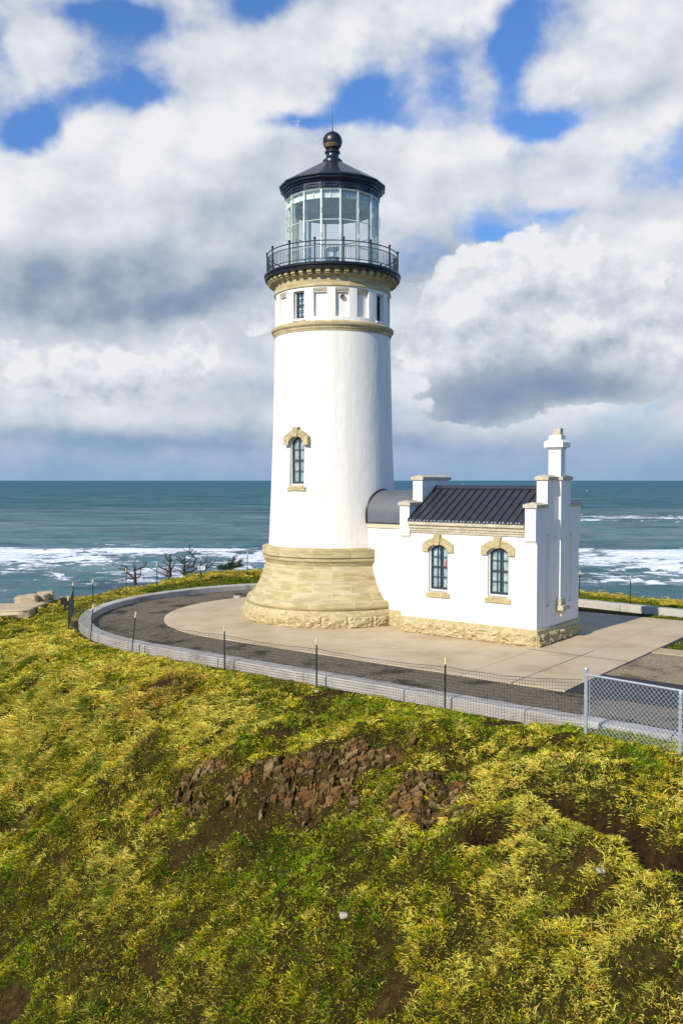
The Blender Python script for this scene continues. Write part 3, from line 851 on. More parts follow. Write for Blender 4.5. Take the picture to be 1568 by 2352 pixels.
WPHI = -33.4
hw = math.degrees(.33 / 2.42)
sh = MB()
shaft_prof = [(2.556, 2.78), (2.532, 3.18), (2.502, 3.85), (2.471, 4.57), (2.447, 5.2), (2.428, 5.78), (2.40, 6.5), (2.376, 7.16), (2.345, 8.54), (2.318, 9.75), (2.298, 10.6), (2.292, 11.04)]
cyl_wall(sh, shaft_prof, [(WPHI - hw, WPHI + hw, 5.18, 7.12, .34, False)], 144)
sh.build('shaft', M_WHITE, LH, smooth=30)
window(LH, cyl_M(WPHI, 2.437, 5.19), 0.66, 1.66, .20, 2, 4, depth=.16, rough=True)

st = MB()
st.lathe([(2.27, 10.97), (2.315, 10.98), (2.325, 11.04), (2.345, 11.06), (2.355, 11.12), (2.42, 11.19), (2.425, 11.27), (2.40, 11.30), (2.26, 11.37)], 144, ublocks=11 * 1.45)
st.build('string_course', M_RING, LH, smooth=30)

# frieze with recessed panels and small windows
fz = MB(); bays = []
F0, F1 = 11.33, 12.66
PAN = 'p'
angs = [(-78 - 1.5, 'p'), (-57, 'p'), (-33.6, 'w'), (-11.0, 'p'), (10.0, 'p'), (31.0, 'p'), (54.5, 'w'), (77, 'p'), (99, 'p'), (120, 'p'), (144, 'w'), (166, 'p'), (-171.5, 'p'), (-149, 'p'), (-126, 'w'), (-102, 'p')]
holes = []
for a, k in angs:
    if k == 'p': holes.append((a - 6.6, a + 6.6, 11.50, 12.56, .13, True))
    else: holes.append((a - 6.3, a + 6.3, 11.42, 12.50, .34, False))
cyl_wall(fz, [(2.272, F0), (2.272, F1)], holes, 180)
fz.build('frieze', M_WHITE, LH, smooth=30)
for a, k in angs:
    if k != 'p': continue
    lp = MB(); zt = 12.565
    for dz, d in ((.05, .018), (.105, .04), (.16, .062)):
        lp.lathe([(2.18, 12.56 - dz), (2.272 - d, 12.56 - dz), (2.272 - d, zt), (2.18, zt)], 6, a0=a - 6.6, a1=a + 6.6); zt = 12.56 - dz
    lp.build('panel_lintel', M_COPE, LH)
for a, k in angs:
    if k == 'w':
        o = window(LH, cyl_M(a, 2.262, 11.44), .49, 1.05, 0.0, 2, 4, depth=.16, trim=False, curtain='plain')
        s_ = MB(); s_.box(-.30, .30, -.035, .10, -.07, -.0); s_.xform(cyl_M(a, 2.262, 11.45)).build('sill', M_TRIM, o, bevel=.01)
    elif abs(a - 10) < .1:
        v_ = MB(); M = cyl_M(10.3, 2.17, 12.24)
        v_.ring([(.09 * math.cos(q), .09 * math.sin(q)) for q in np.linspace(0, 2 * math.pi, 20)[:-1]], [(.055 * math.cos(q), .055 * math.sin(q)) for q in np.linspace(0, 2 * math.pi, 20)[:-1]], -.05, .03)
        v_.prism([(.056 * math.cos(q), .056 * math.sin(q)) for q in np.linspace(0, 2 * math.pi, 20)[:-1]], -.02, .02)
        v_.xform(M).build('wall_vent', M_COPPER, LH)

nk = MB()
nk.lathe([(2.26, 12.62), (2.315, 12.625), (2.32, 12.66), (2.305, 12.68), (2.30, 12.72), (2.285, 12.735), (2.28, 12.97), (2.30, 12.985)], 144, ublocks=11 * 1.45)
nk.build('neck_band', M_RING, LH, smooth=30)
dn = MB()
dn.lathe([(2.27, 12.97), (2.33, 12.985), (2.36, 13.02), (2.40, 13.05), (2.40, 13.225), (2.60, 13.226), (2.60, 13.16), (2.56, 13.16)][:5] + [(2.62, 13.228)], 144, ublocks=16)
nd = 46
for i in range(nd):
    a = -3.6 + 360 / nd * i
    d = MB(); d.box(-.085, .085, -.19, .04, 0, .115); d.box(-.085, .085, -.135, .04, -.055, 0); d.xform(cyl_M(a, 2.385, 13.10)); dn.add(d.v, d.f)
dn.build('dentil_cornice', M_STONE, LH)
dk = MB()
dk.lathe([(2.30, 13.222), (2.60, 13.222), (2.625, 13.20), (2.66, 13.215), (2.672, 13.26), (2.645, 13.30), (2.66, 13.33), (2.70, 13.35), (2.705, 13.40), (2.68, 13.44), (.05, 13.452)], 144)
dk.build('gallery_deck', M_BLACK, LH, smooth=30)

# railing: one panel per bay, each bounded by a post with a ball
rl = 2.585; NB = 15
rail = MB()
for z, r_ in ((14.215, .021), (14.05, .014), (13.56, .016)):
    rail.tube([(rl * math.sin(R(a)), -rl * math.cos(R(a)), z) for a in np.arange(0, 360.1, 3)], r_, 6, cap=False)
railing = rail.build('railing', M_BLACK, LH, smooth=50)
for i in range(NB):
    a = -14.2 + 24 * i
    p = MB(); x, y = rl * math.sin(R(a)), -rl * math.cos(R(a))
    p.tube([(x, y, 13.42), (x, y, 14.27)], .030, 8); p.sphere((x, y, 14.315), .052, 10, 8)
    p.lathe_at((x, y, 13.44), [(.055, 0), (.055, .03), (.03, .05)], 8)
    p.lathe_at((x, y, 14.24), [(.03, 0), (.045, .01), (.03, .02)], 8)
    p.build('railing_post', M_BLACK, railing, smooth=40)
    b = MB()
    for k in range(1, 12):
        q = R(a + 2 * k); x, y = rl * math.sin(q), -rl * math.cos(q); b.tube([(x, y, 13.56), (x, y, 14.05)], .0095, 5)
    b.build('balusters', M_BLACK, railing)

# lantern: 16-sided
N16 = 16; PH16 = 9.7; RG = 1.83; LZ0, LZ1 = 13.45, 16.38
V16 = lambda r, k, z: (r * math.sin(R(PH16 + 22.5 * k)), -r * math.cos(R(PH16 + 22.5 * k)), z)
lf = MB()
lf.lathe([(.02, 13.47), (1.70, 13.48), (1.92, 13.50), (1.93, 13.455)], N16, ph=PH16); lf.build('lantern_floor', M_MULL, LH)
for k in range(N16):
    fr = MB()
    a, b_ = V16(RG, k, 0), V16(RG, k + 1, 0)
    da = Vector((a[0], a[1], 0)).normalized()
    # bar on the vertex: a flat bar set radially, with an outer cap
    M = Matrix.Identity(4); t_ = Vector((-da.y, da.x, 0))
    for i in range(3): M[i][0] = da[i]; M[i][1] = t_[i]
    bar = MB(); bar.box(RG - .13, RG + .012, -.016, .016, LZ0, LZ1); bar.box(RG + .005, RG + .026, -.030, .030, LZ0, LZ1); bar.xform(M); fr.add(bar.v, bar.f)
    for z in (LZ0 + .05, 14.22, 15.20, LZ1 - .04):
        w_ = .020 if 14 < z < 16 else .045
        A, B = Vector(a).to_3d(), Vector(b_).to_3d(); A.z = B.z = z
        fr.tube([A * 1.0, B * 1.0], w_, 4)
    # grab handles on the outside of the bars
    if k % 1 == 0:
        for hz_ in (15.55, 14.62):
            o_ = Vector(V16(RG + .02, k, hz_)); e_ = Vector(V16(RG + .075, k, hz_))
            fr.tube([o_ + Vector((0, 0, .08)), e_ + Vector((0, 0, .075)), e_ - Vector((0, 0, .075)), o_ - Vector((0, 0, .08))], .010, 5)
    fo = fr.build('lantern_window', M_MULL, LH)
    pn = MB()
    A0, B0 = V16(RG - .004, k, LZ0 + .02), V16(RG - .004, k + 1, LZ0 + .02)
    pn.add([A0, B0, (B0[0], B0[1], LZ1), (A0[0], A0[1], LZ1)], [(0, 1, 2, 3)])
    pn.build('pane', M_LGLASS, fo)

rf = MB()
rf.lathe([(1.78, 16.34), (1.87, 16.34), (1.875, 16.62), (1.93, 16.64), (1.945, 16.68), (2.00, 16.70), (2.035, 16.74), (2.04, 16.79), (2.09, 16.80), (2.115, 16.83), (2.115, 16.875), (2.07, 16.905), (.385, 17.91), (.37, 17.95)], N16, ph=PH16)
rfo = rf.build('lantern_roof', M_ROOFT, LH)
gt = MB()
for k in range(N16):                                          # raised oblong on each side of the frieze below the eave
    A, B = Vector(V16(1.878, k, 0)), Vector(V16(1.878, k + 1, 0)); t_ = (B - A); L = t_.length; t_.normalize(); n_ = Vector((t_.y, -t_.x, 0))
    M = Matrix.Identity(4)
    for i in range(3): M[i][0] = t_[i]; M[i][1] = -n_[i]; M[i][2] = (0, 0, 1)[i]; M[i][3] = ((A + B) / 2)[i]
    q = MB(); q.ring([(-.25, 16.42), (.25, 16.42), (.25, 16.56), (-.25, 16.56)], [(-.20, 16.455), (.20, 16.455), (.20, 16.525), (-.20, 16.525)], -.03, .02); q.xform(M); gt.add(q.v, q.f)
gt.build('eave_panels', M_ROOFT, rfo, bevel=.008)
ce = MB(); ce.lathe([(1.80, 16.36), (1.72, 16.42), (.45, 17.55), (.02, 17.6)], N16, ph=PH16)
ce.lathe([(1.80, 16.02), (1.74, 16.02), (1.72, 16.40)], N16, ph=PH16)
ce.lathe([(.30, 16.95), (.34, 16.95), (.34, 17.0), (.30, 17.0), (.30, 16.95)], 20)
for k in range(8):
    p0, p1 = V16(.33, 2 * k, 16.97), V16(1.72, 2 * k, 16.45); ce.tube([p0, p1], .016, 5)
for k in range(N16):
    ce.tube([V16(1.73, k + .5, 16.02), V16(1.70, k + .5, 16.4)], .03, 4)
ce.build('ceiling', M_CEIL, rfo)
vt = MB()
vt.lathe([(.40, 17.90), (.395, 17.98), (.35, 18.02), (.275, 18.09), (.245, 18.18), (.25, 18.26), (.30, 18.28), (.305, 18.34), (.26, 18.37), (.235, 18.42), (.25, 18.44), (.27, 18.45)], 32)
vo = vt.build('vent_neck', M_ROOFT, rfo, smooth=30)
bl = MB(); bc, br_ = 18.745, .385
prof = [(max(br_ * math.sin(t), .002), bc - br_ * math.cos(t)) for t in np.linspace(.72, math.pi, 26)]
bl.lathe(prof, 40); bl.build('vent_ball', M_BLACK, rfo, smooth=40)
vb = MB(); ba = [.80, .95, 1.10, 1.22]
vb.lathe([(br_ * math.sin(t) + .006, bc - br_ * math.cos(t)) for t in ba], 24, a0=-62, a1=42); vb.build('vent_screen', M_COPPER, rfo, smooth=40)
sp = MB(); sp.tube([(0, 0, 19.10), (0, 0, 19.22)], .035, 8); sp.tube([(0, 0, 19.2), (0, 0, 19.6), (-.02, 0, 20.02)], [.018, .013, .006], 6); sp.build('lightning_rod', M_BLACK, rfo)

# beacon standing inside the lantern
BE = empty('beacon_lamp', TW + np.array([.05, -.1, 13.48]))
tag(BE, 'small drum beacon lamp on a pedestal inside the glazed lantern', 'lamp')
b = MB(); b.lathe([(.30, 0), (.30, .06), (.12, .10), (.10, .42), (.16, .46)], 20); b.build('pedestal', M_BRASS, BE, smooth=30)
b = MB(); b.lathe([(.16, .46), (.34, .52), (.36, .60), (.30, .66), (.22, .70)], 24); b.build('bowl', M_BRASS, BE, smooth=30)
b = MB(); b.lathe([(.24, .70), (.30, .72), (.30, 1.02), (.26, 1.04)], 24); b.build('lens_drum', M_LGLASS, BE, smooth=30)
b = MB(); b.lathe([(.20, .70), (.12, .74), (.12, 1.0), (.20, 1.04), (.34, 1.04), (.35, 1.07), (.20, 1.14), (.01, 1.16)], 24); b.build('cap', M_MULL, BE, smooth=30)

# ------------------------------------------------------------------ service building with link passage
SB = empty('service_building', TW, ROT)
tag(SB, 'small white gabled building with dark ribbed metal roof and chimney joined to the tower', 'building')
YC = .05; YF, YB = YC - 1.67, YC + 1.67
GX0, GX1 = 4.42, 9.62


def wall_with_holes(mb, x0, x1, z0, z1, y, holes, depth):
    xs_ = sorted({x0, x1, *[h[0] for h in holes], *[h[1] for h in holes]}); zs_ = sorted({z0, z1, *[h[2] for h in holes], *[h[3] for h in holes]})
    for a, b in zip(xs_[:-1], xs_[1:]):
        for c, d in zip(zs_[:-1], zs_[1:]):
            if any(h[0] < (a + b) / 2 < h[1] and h[2] < (c + d) / 2 < h[3] for h in holes): continue
            mb.add([(a, y, c), (b, y, c), (b, y, d), (a, y, d)], [(0, 1, 2, 3)])
    for (a, b, c, d) in holes:
        mb.add([(a, y, c), (b, y, c), (b, y, d), (a, y, d), (a, y + depth, c), (b, y + depth, c), (b, y + depth, d), (a, y + depth, d)],
               [(0, 1, 5, 4), (1, 2, 6, 5), (2, 3, 7, 6), (3, 0, 4, 7)])


WC = (5.92, 8.23); WWID = .76
wl = MB()
wall_with_holes(wl, 4.80, 9.24, .54, 4.1, YF, [(c - WWID / 2, c + WWID / 2, 1.53, 3.24) for c in WC], .34)
wl.add([(4.80, YB, .54), (9.24, YB, .54), (9.24, YB, 4.1), (4.80, YB, 4.1)], [(3, 2, 1, 0)])
wl.build('wall', M_WHITE, SB)
for c in WC:
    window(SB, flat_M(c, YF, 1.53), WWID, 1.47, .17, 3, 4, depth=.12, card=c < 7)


def gable(x0, x1, name):
    o = MB()
    poly = [(YF, .54), (YB, .54), (YB, 3.30), (YB + .03, 3.36), (YB + .10, 3.44), (YB + .11, 3.52), (YB + .11, 4.49), (YC + .93, 4.49), (YC + .93, 5.39), (YC - .93, 5.39), (YC - .93, 4.49),
            (YF - .11, 4.49), (YF - .11, 3.52), (YF - .10, 3.44), (YF - .03, 3.36), (YF, 3.30)]
    o.prism(poly, x0, x1, axis='x')
    return o.build(name, M_WHITE, SB)


g1 = gable(4.40, 4.80, 'gable_wall')
g2 = MB()
# right gable: same outline, with two sunk slots in its outer face
poly = [(YF, .54), (YB, .54), (YB, 3.30), (YB + .03, 3.36), (YB + .10, 3.44), (YB + .11, 3.52), (YB + .11, 4.49), (YC + .93, 4.49), (YC + .93, 5.39), (YC - .93, 5.39), (YC - .93, 4.49),
        (YF - .11, 4.49), (YF - .11, 3.52), (YF - .10, 3.44), (YF - .03, 3.36), (YF, 3.30)]
g2.prism(poly, 9.24, GX1 - .07, axis='x')
X1 = GX1 - .07


def face_strip(y0, y1, z0, z1): g2.box(X1, GX1, y0, y1, z0, z1)


S1, S2 = (YC - 1.0, YC - .70), (YC + .80, YC + 1.10)
for y0, y1 in ((YF, S1[0]), (S1[1], S2[0]), (S2[1], YB)): face_strip(y0, y1, .54, 3.62)
for s_ in (S1, S2): face_strip(s_[0], s_[1], .54, 1.22)
o_ = [(YF, 3.62), (YB, 3.62), (YB + .11, 3.62), (YB + .11, 4.49), (YC + .93, 4.49), (YC + .93, 5.39), (YC - .93, 5.39), (YC - .93, 4.49), (YF - .11, 4.49), (YF - .11, 3.62)]
g2.prism(o_[:1] + o_[1:], X1, GX1, axis='x')
for sgn, ye in ((-1, YF), (1, YB)):                      # kneeler stones carried round the corner
    pts = [(ye, 3.30), (ye + sgn * .03, 3.36), (ye + sgn * .10, 3.44), (ye + sgn * .11, 3.52), (ye + sgn * .11, 3.62), (ye, 3.62)]
    g2.prism(pts if sgn > 0 else pts[::-1], X1, GX1, axis='x')
g2.build('gable_wall', M_WHITE, SB)


def coping(x0, x1, y0, y1, z):
    o = MB(); e = .06
    o.box(x0 - e, x1 + e, y0 - e, y1 + e, z, z + .11)
    mx = (x0 + x1) / 2
    o.frustum((x0 - e, x1 + e, y0 - e, y1 + e), (mx - .04, mx + .04, y0 + .12, y1 - .12), z + .11, z + .18)
    return o.build('coping', M_COPE, SB, bevel=.008)


for x0, x1 in ((4.40, 4.80), (9.24, GX1)):
    coping(x0, x1, YC - .93, YC + .93, 5.39)
    coping(x0, x1, YF - .11, YC - .94 + -.06, 4.49); coping(x0, x1, YC + 1.0, YB + .11, 4.49)

# plinth: four rough blocks in front, three on the end
def rocky_wall(mb, P0, du, n_, L, z0, z1, zt, nb, seed, dep=.075):
    """P0 start, du unit along, n_ outward normal"""
    nu, nv = int(L / .018), 28
    u = np.linspace(0, L, nu + 1); z = np.linspace(z0, z1, nv + 1); uu, zz = np.meshgrid(u, z)
    bw = L / nb; fr = uu / bw - np.floor(np.minimum(uu / bw, nb - 1e-6)); fr = np.clip(fr, 0, 1)
    edge = np.minimum(np.minimum(fr, 1 - fr) * bw - .02, np.minimum(zz - z0 + .03, z1 - zz + .004))
    rgh = .55 + fbm(uu * 5 + seed, zz * 9 + np.floor(uu / bw) * 3.1, 81 + seed, 4) * 1.3 + np.abs(fbm(uu * 11, zz * 16, 87 + seed, 3)) * .8
    rgh = np.floor(rgh * 5 + fbm(uu * 9, zz * 4, 91, 2)) / 5 * .45 + rgh * .55
    disp = sstep(.01, .07, edge) * np.clip(rgh, -.1, 1.8) * dep
    joint = (1 - sstep(.008, .022, np.minimum(fr, 1 - fr) * bw)) * .03 * (uu > .05) * (uu < L - .05)
    d = disp - joint
    P = np.array(P0)[None, None, :] + uu[..., None] * np.array(du) + d[..., None] * np.array(n_); P[..., 2] = zz
    o = len(mb.v); mb.v += [tuple(p) for p in P.reshape(-1, 3)]
    mb.f += [(o + j * (nu + 1) + i, o + j * (nu + 1) + i + 1, o + (j + 1) * (nu + 1) + i + 1, o + (j + 1) * (nu + 1) + i) for j in range(nv) for i in range(nu)]
    mb.uv += [[(0, 0)] * 4 for _ in range(nu * nv)]


pb = MB(); e = .06
px0, px1, py0, py1 = GX0 - .02, GX1 + e, YF - e, YB + e
rocky_wall(pb, (px0, py0, 0), (1, 0, 0), (0, -1, 0), px1 - px0, 0, .42, .5, 4, 0)
rocky_wall(pb, (px1, py0, 0), (0, 1, 0), (1, 0, 0), py1 - py0, 0, .42, .5, 3, 5)
rocky_wall(pb, (px0, py1, 0), (0, -1, 0), (-1, 0, 0), py1 - py0, 0, .42, .5, 3, 9)
pb.frustum((px0, px1, py0, py1), (px0, px1, py0, py1), .418, .52); pb.frustum((px0, px1, py0, py1), (GX0 - .005, GX1 + .005, YF - .005, YB + .005), .52, .555)
pb.build('plinth', M_ROUGH, SB, smooth=38)

for y_, sg in ((YF, -1), (YB, 1)):
    cn = MB(); prof = [(0, 3.55), (.05, 3.55), (.05, 3.62), (.085, 3.63), (.085, 3.70), (.13, 3.715), (.13, 3.79), (.18, 3.83), (.21, 3.835), (.21, 3.97), (0, 3.97)]
    pr = [(y_ + sg * a, z) for a, z in prof]; cn.prism(pr if sg > 0 else pr[::-1], 4.803, 9.237, axis='x')
    cn.build('cornice', M_COPE, SB)

rp = MB(); RZ, EZ = 5.13, 4.0; EYF = YC - 1.92
sl = math.atan2(RZ - EZ, 1.92)
for sg in (-1, 1):
    prf = [(YC, RZ - .05), (YC, RZ), (YC + sg * 1.92, EZ), (YC + sg * 1.92, EZ - .04)]
    rp.prism(prf if sg < 0 else prf[::-1], 4.805, 9.235, axis='x')
ro = rp.build('roof', M_ROOF, SB)
sm = MB(); ns = 15
for sg in (-1, 1):
    for i in range(ns + 1):
        x = 4.85 + (9.20 - 4.85) * i / ns
        prf = [(YC + sg * .05, RZ - .03), (YC + sg * .05, RZ + .035), (YC + sg * 1.93, EZ + .045), (YC + sg * 1.93, EZ - .005)]
        sm.prism(prf if sg < 0 else prf[::-1], x - .016, x + .016, axis='x')
sm.build('seams', M_ROOF, ro)
rg = MB(); rg.prism([(YC - .13, RZ - .045), (YC + .13, RZ - .045), (YC + .13, RZ + .0), (YC, RZ + .075), (YC - .13, RZ + .0)], 4.81, 9.236, axis='x'); rg.build('ridge_cap', M_ROOF, ro)
for i in range(ns):
    for q in (.3, .7):
        x = 4.85 + (9.20 - 4.85) * (i + q) / ns; bt = MB(); bt.box(x - .022, x + .022, EYF - .022, EYF + .03, EZ - .03, EZ + .018); bt.build('eave_clip', M_GALV, ro)

# chimney and the breast that runs down the end wall
br2 = MB(); br2.prism([(9.62, 1.45), (9.75, 1.45), (9.75, 5.39), (9.62, 5.39)], YC - .15, YC + .15, axis='y'); br2.build('chimney_breast', M_WHITE, SB)
cb = MB()
cb.box(9.621, 9.80, YC - .20, YC + .20, 1.17, 1.45); cb.box(9.621, 9.90, YC - .25, YC + .30, 1.04, 1.20); cb.frustum((9.621, 9.74, YC - .08, YC + .08), (9.621, 9.86, YC - .18, YC + .22), .92, 1.04)
cb.build('corbel', M_COPE, SB, bevel=.012)
dr = MB(); dr.tube([(9.72, YC - .02, .93), (9.72, YC - .02, .82)], .03, 8); dr.build('drain_spout', M_WFRAME, SB)
cc = MB(); cc.box(9.60, 9.83, YC - .21, YC + .21, 5.393, 5.502); cc.build('coping', M_COPE, SB, bevel=.006)
ch = MB(); cx0, cx1, cy0, cy1 = 9.31, 9.75, YC - .20, YC + .17
xs_ = (cx0, cx1); w_ = .10
ch.box(cx0 + .03, cx1 - .03, cy0 + .03, cy1 - .03, 5.45, 6.42)            # core
for (a, b, c, d) in ((cx0, cx0 + w_, cy0, cy0 + w_), (cx1 - w_, cx1, cy0, cy0 + w_), (cx0, cx0 + w_, cy1 - w_, cy1), (cx1 - w_, cx1, cy1 - w_, cy1)):
    ch.box(a, b, c, d, 5.45, 6.42)
ch.box(cx0 + .002, cx1 - .002, cy0 + .002, cy1 - .002, 5.45, 5.70); ch.box(cx0 + .002, cx1 - .002, cy0 + .002, cy1 - .002, 6.32, 6.42)
co_ = ch.build('chimney', M_TRIM, SB, bevel=.006)
cap = MB()
cap.box(cx0 - .04, cx1 + .04, cy0 - .04, cy1 + .04, 6.42, 6.48)
cap.box(cx0 - .12, cx1 + .12, cy0 - .12, cy1 + .12, 6.48, 6.65)
cap.frustum((cx0 - .12, cx1 + .12, cy0 - .12, cy1 + .12), (cx0 - .02, cx1 + .02, cy0 - .02, cy1 + .02), 6.65, 6.74)
cap.box(cx0, cx1, cy0, cy1, 6.74, 6.87)
cap.build('chimney_cap', M_TRIM, co_, bevel=.008)
fl = MB(); fl.frustum((cx0, cx1, cy0, cy1), (cx0 + .11, cx1 - .05, cy0 + .06, cy1 - .06), 6.87, 6.93); fl.box(cx0 + .13, cx1 - .06, cy0 + .07, cy1 - .07, 6.93, 7.12); fl.build('flue', M_COPE, co_, bevel=.008)

# link passage
pa = MB(); PY = .84
pa.box(2.0, 4.405, -PY, PY, .5, 3.60); pa.build('passage_wall', M_WHITE, SB)
pc = MB()
for sg in (-1, 1):
    y0, y1 = (-PY - .05, -PY + .1) if sg < 0 else (PY - .1, PY + .05); pc.box(2.0, 4.402, y0, y1, 3.60, 3.78)
pc.build('passage_cornice', M_RING, SB, bevel=.01)
pr_ = MB(); RV = .90; ZS = 4.10
outer = [(RV, 3.785)] + [(RV * math.cos(t), ZS + RV * math.sin(t)) for t in np.linspace(0, math.pi, 33)] + [(-RV, 3.785)]
pr_.prism(outer, 2.0, 4.403, axis='x')
pro = pr_.build('passage_roof', M_LEAD, SB, smooth=20)
fsh = MB()
for x0 in (2.60, ):
    pass
# flashing: a narrow band where the vault meets the shaft
fpts = []
for y, z in [(RV + .02, 3.78)] + [((RV + .02) * math.cos(t), ZS + (RV + .02) * math.sin(t)) for t in np.linspace(0, math.pi, 41)] + [(-RV - .02, 3.78)]:
    rr = float(np.interp(z, [p[1] for p in shaft_prof], [p[0] for p in shaft_prof])) + .01
    fpts.append((math.sqrt(max(rr * rr - y * y, .01)), y, z))
fsh.tube(fpts, .04, 6); fsh.build('flashing', M_BLACK, pro, smooth=60)
eg = MB(); eg.box(2.1, 4.402, -RV - .03, -RV + .04, 3.775, 3.815); eg.build('passage_gutter', M_ROOF, pro)
pp = MB(); rocky_wall(pp, (3.2, -PY - .12, 0), (1, 0, 0), (0, -1, 0), 1.20, 0, .44, .5, 3, 13, .05)
pp.frustum((3.2, 4.40, -PY - .12, PY + .1), (3.2, 4.40, -PY - .12, PY + .1), .435, .53); pp.frustum((3.2, 4.40, -PY - .12, PY + .1), (3.2, 4.40, -PY - .005, PY + .005), .53, .57)
pp.build('passage_plinth', M_ROUGH, SB, smooth=38)

# ------------------------------------------------------------------ fences
def clear_kerb(x, y, m=.22):
    """the same point moved just outside the kerb"""
    for _ in range(4):
        lx, ly = to_loc(x, y); d = float(kerb_dist(lx, ly))
        if d >= m or ly > 0 and lx > 0: break
        e = .02; gx = float(kerb_dist(*to_loc(x + e, y))) - d; gy = float(kerb_dist(*to_loc(x, y + e))) - d; l = math.hypot(gx, gy) or 1
        x += gx / l * (m - d); y += gy / l * (m - d)
    return x, y


def fence(name, label, pts, heights, lean, net_h, group=None):
    """steel posts with pale tips, carrying plastic netting; pts = ground points (x, y, z)"""
    root = empty(name, pts[0]); tag(root, label, 'fence', group)
    base = np.array(pts[0])
    P = [np.array(p) - base for p in pts]
    for p, h, l in zip(P, heights, lean):
        if h <= 0: continue
        top = p + np.array([l[0], l[1], h]); q = p + (top - p) * ((h - .17) / h)
        o = MB(); d = .022
        o.tube([p - np.array([0, 0, .3]), q], .020, 5)
        w = (q - p) / np.linalg.norm(q - p)
        po = o.build('post', M_POST, root)
        t_ = MB(); t_.tube([q, top], .027, 6); t_.build('post_tip', M_TIP, po)
    nb = MB(); r_ = .0038; cell = .070
    for k in range(len(P) - 1):
        a, b = P[k], P[k + 1]; L = np.linalg.norm((b - a)[:2]); n = max(2, int(L / cell)); la, lb = lean[k], lean[k + 1]
        def pt(u, h):
            x = a[0] + (b[0] - a[0]) * u; y = a[1] + (b[1] - a[1]) * u
            x, y = clear_kerb(x + base[0], y + base[1]); g = float(terr(x, y)) - base[2]; x -= base[0]; y -= base[1]
            gl = a[2] + (b[2] - a[2]) * u
            sag = .05 * math.sin(math.pi * u) * (h / net_h) + .012 * math.sin(u * 23 + k)
            lx = la[0] + (lb[0] - la[0]) * u; ly = la[1] + (lb[1] - la[1]) * u
            return (x + lx * h, y + ly * h, max(g * .4 + gl * .6, g - .15) + h * (1 - 0) - sag + .0)
        for i in range(n):
            u = (i + .5) / n; nb.tube([pt(u, 0.0), pt(u, net_h * .5), pt(u, net_h)], r_ * .8, 3, cap=False)
        m = max(3, int(L / .45)); nh = int(net_h / cell)
        for j in range(nh + 1):
            nb.tube([pt(i / m, net_h * j / nh) for i in range(m + 1)], r_ * (1.0 if j < nh else 1.7), 3, cap=False)
    nb.build('netting', M_NET, root)
    return root


def gpt(px, py): return hit(px, py)


ring_px = [(1024, 1630), (727, 1580), (516, 1541), (335, 1498), (206, 1477), (158, 1447)]
ring = [gpt(*p) for p in ring_px]
for p in ring:
    p[0], p[1] = clear_kerb(p[0], p[1], .30); p[2] = float(terr(p[0], p[1]))
endp = to_world(14.65, -10.02, 0); endp[2] = float(terr(endp[0], endp[1]))
back = []
for lx, ly in ((-9.6, -5.4), (-9.6, -4.4), (-11.0, -1.5), (-11.7, .95), (-11.6, 3.8), (-10.8, 6.4)):
    w_ = to_world(lx, ly); w_[2] = float(terr(w_[0], w_[1])); back.append(w_)
lean = [(0, 0), (.01, 0), (.0, 0), (0, 0), (.16, .05), (.12, .1), (0, 0), (0, 0), (0, .0), (0, 0), (0, 0), (0, 0), (0, 0)]
allp = [endp] + ring + back
fence('netting_fence', 'black netting fence on dark posts with pale tips round the curved kerb before the tower', allp, [0, 1.25, 1.3, 1.3, 1.28, 1.3, 1.25, 1.3, 1.25, 1.35, 1.3, 1.3, 1.35], lean, 1.02)
rb = []
for lx, ly in ((3.2, 11.2), (5.75, 11.0), (8.2, 10.85), (10.9, 10.7), (13.6, 10.6), (16.4, 10.5)):
    w_ = to_world(lx, ly); w_[2] = float(terr(w_[0], w_[1])); rb.append(w_)
fence('netting_fence', 'short netting fence run at the cliff edge behind the small building', rb, [1.25, 1.25, 1.3, 1.25, 1.25, 1.25], [(0, 0), (.05, 0), (0, 0), (0, 0), (0, 0), (0, 0)], .98)

# chain-link fence
c0 = hit(1344, 1685); c1 = hit(1560, 1735)
dirv = (c1 - c0); L1 = np.linalg.norm(dirv[:2]); dirv = dirv / L1
CF = empty('chain_link_fence', c0); tag(CF, 'silver galvanised chain-link fence with round posts and top rail beside the road', 'fence')
def cpt(s, h):
    p = dirv * s; return (p[0], p[1], p[2] + h)
H0 = 1.36; HR = 1.23
p_ = MB(); p_.tube([cpt(0, -.3), cpt(0, H0 - .03)], .040, 14); p_.lathe_at((0, 0, H0 - .04), [(.044, 0), (.044, .03), (.03, .055), (.002, .062)], 14)
po = p_.build('post', M_GALV, CF, smooth=40)
b_ = MB()
for h in (1.19, .72, .44, .18): b_.lathe_at((0, 0, h), [(.045, -.012), (.049, -.012), (.049, .012), (.045, .012)], 14)
b_.build('tension_band', M_GALV, po, smooth=40)
tb = MB(); tb.tube([cpt(.075, .05), cpt(.075, 1.17)], .008, 5); tb.build('tension_bar', M_GALV, CF)
for s in (L1, 2 * L1, 3 * L1):
    q = MB(); q.tube([cpt(s, -.3), cpt(s, HR - .05)], .034, 12)
    x, y, z = cpt(s, HR - .07); q.lathe_at((x, y, z), [(.038, 0), (.038, .045), (.026, .06)], 12); q.build('post', M_GALV, CF, smooth=40)
tr_ = MB(); tr_.tube([cpt(.02, HR), cpt(3 * L1, HR)], .024, 10); tr_.build('top_rail', M_GALV, CF, smooth=40)
wm = MB(); pitch = .095; hh = 1.20; hz0 = .03
nS = int(3 * L1 / pitch)
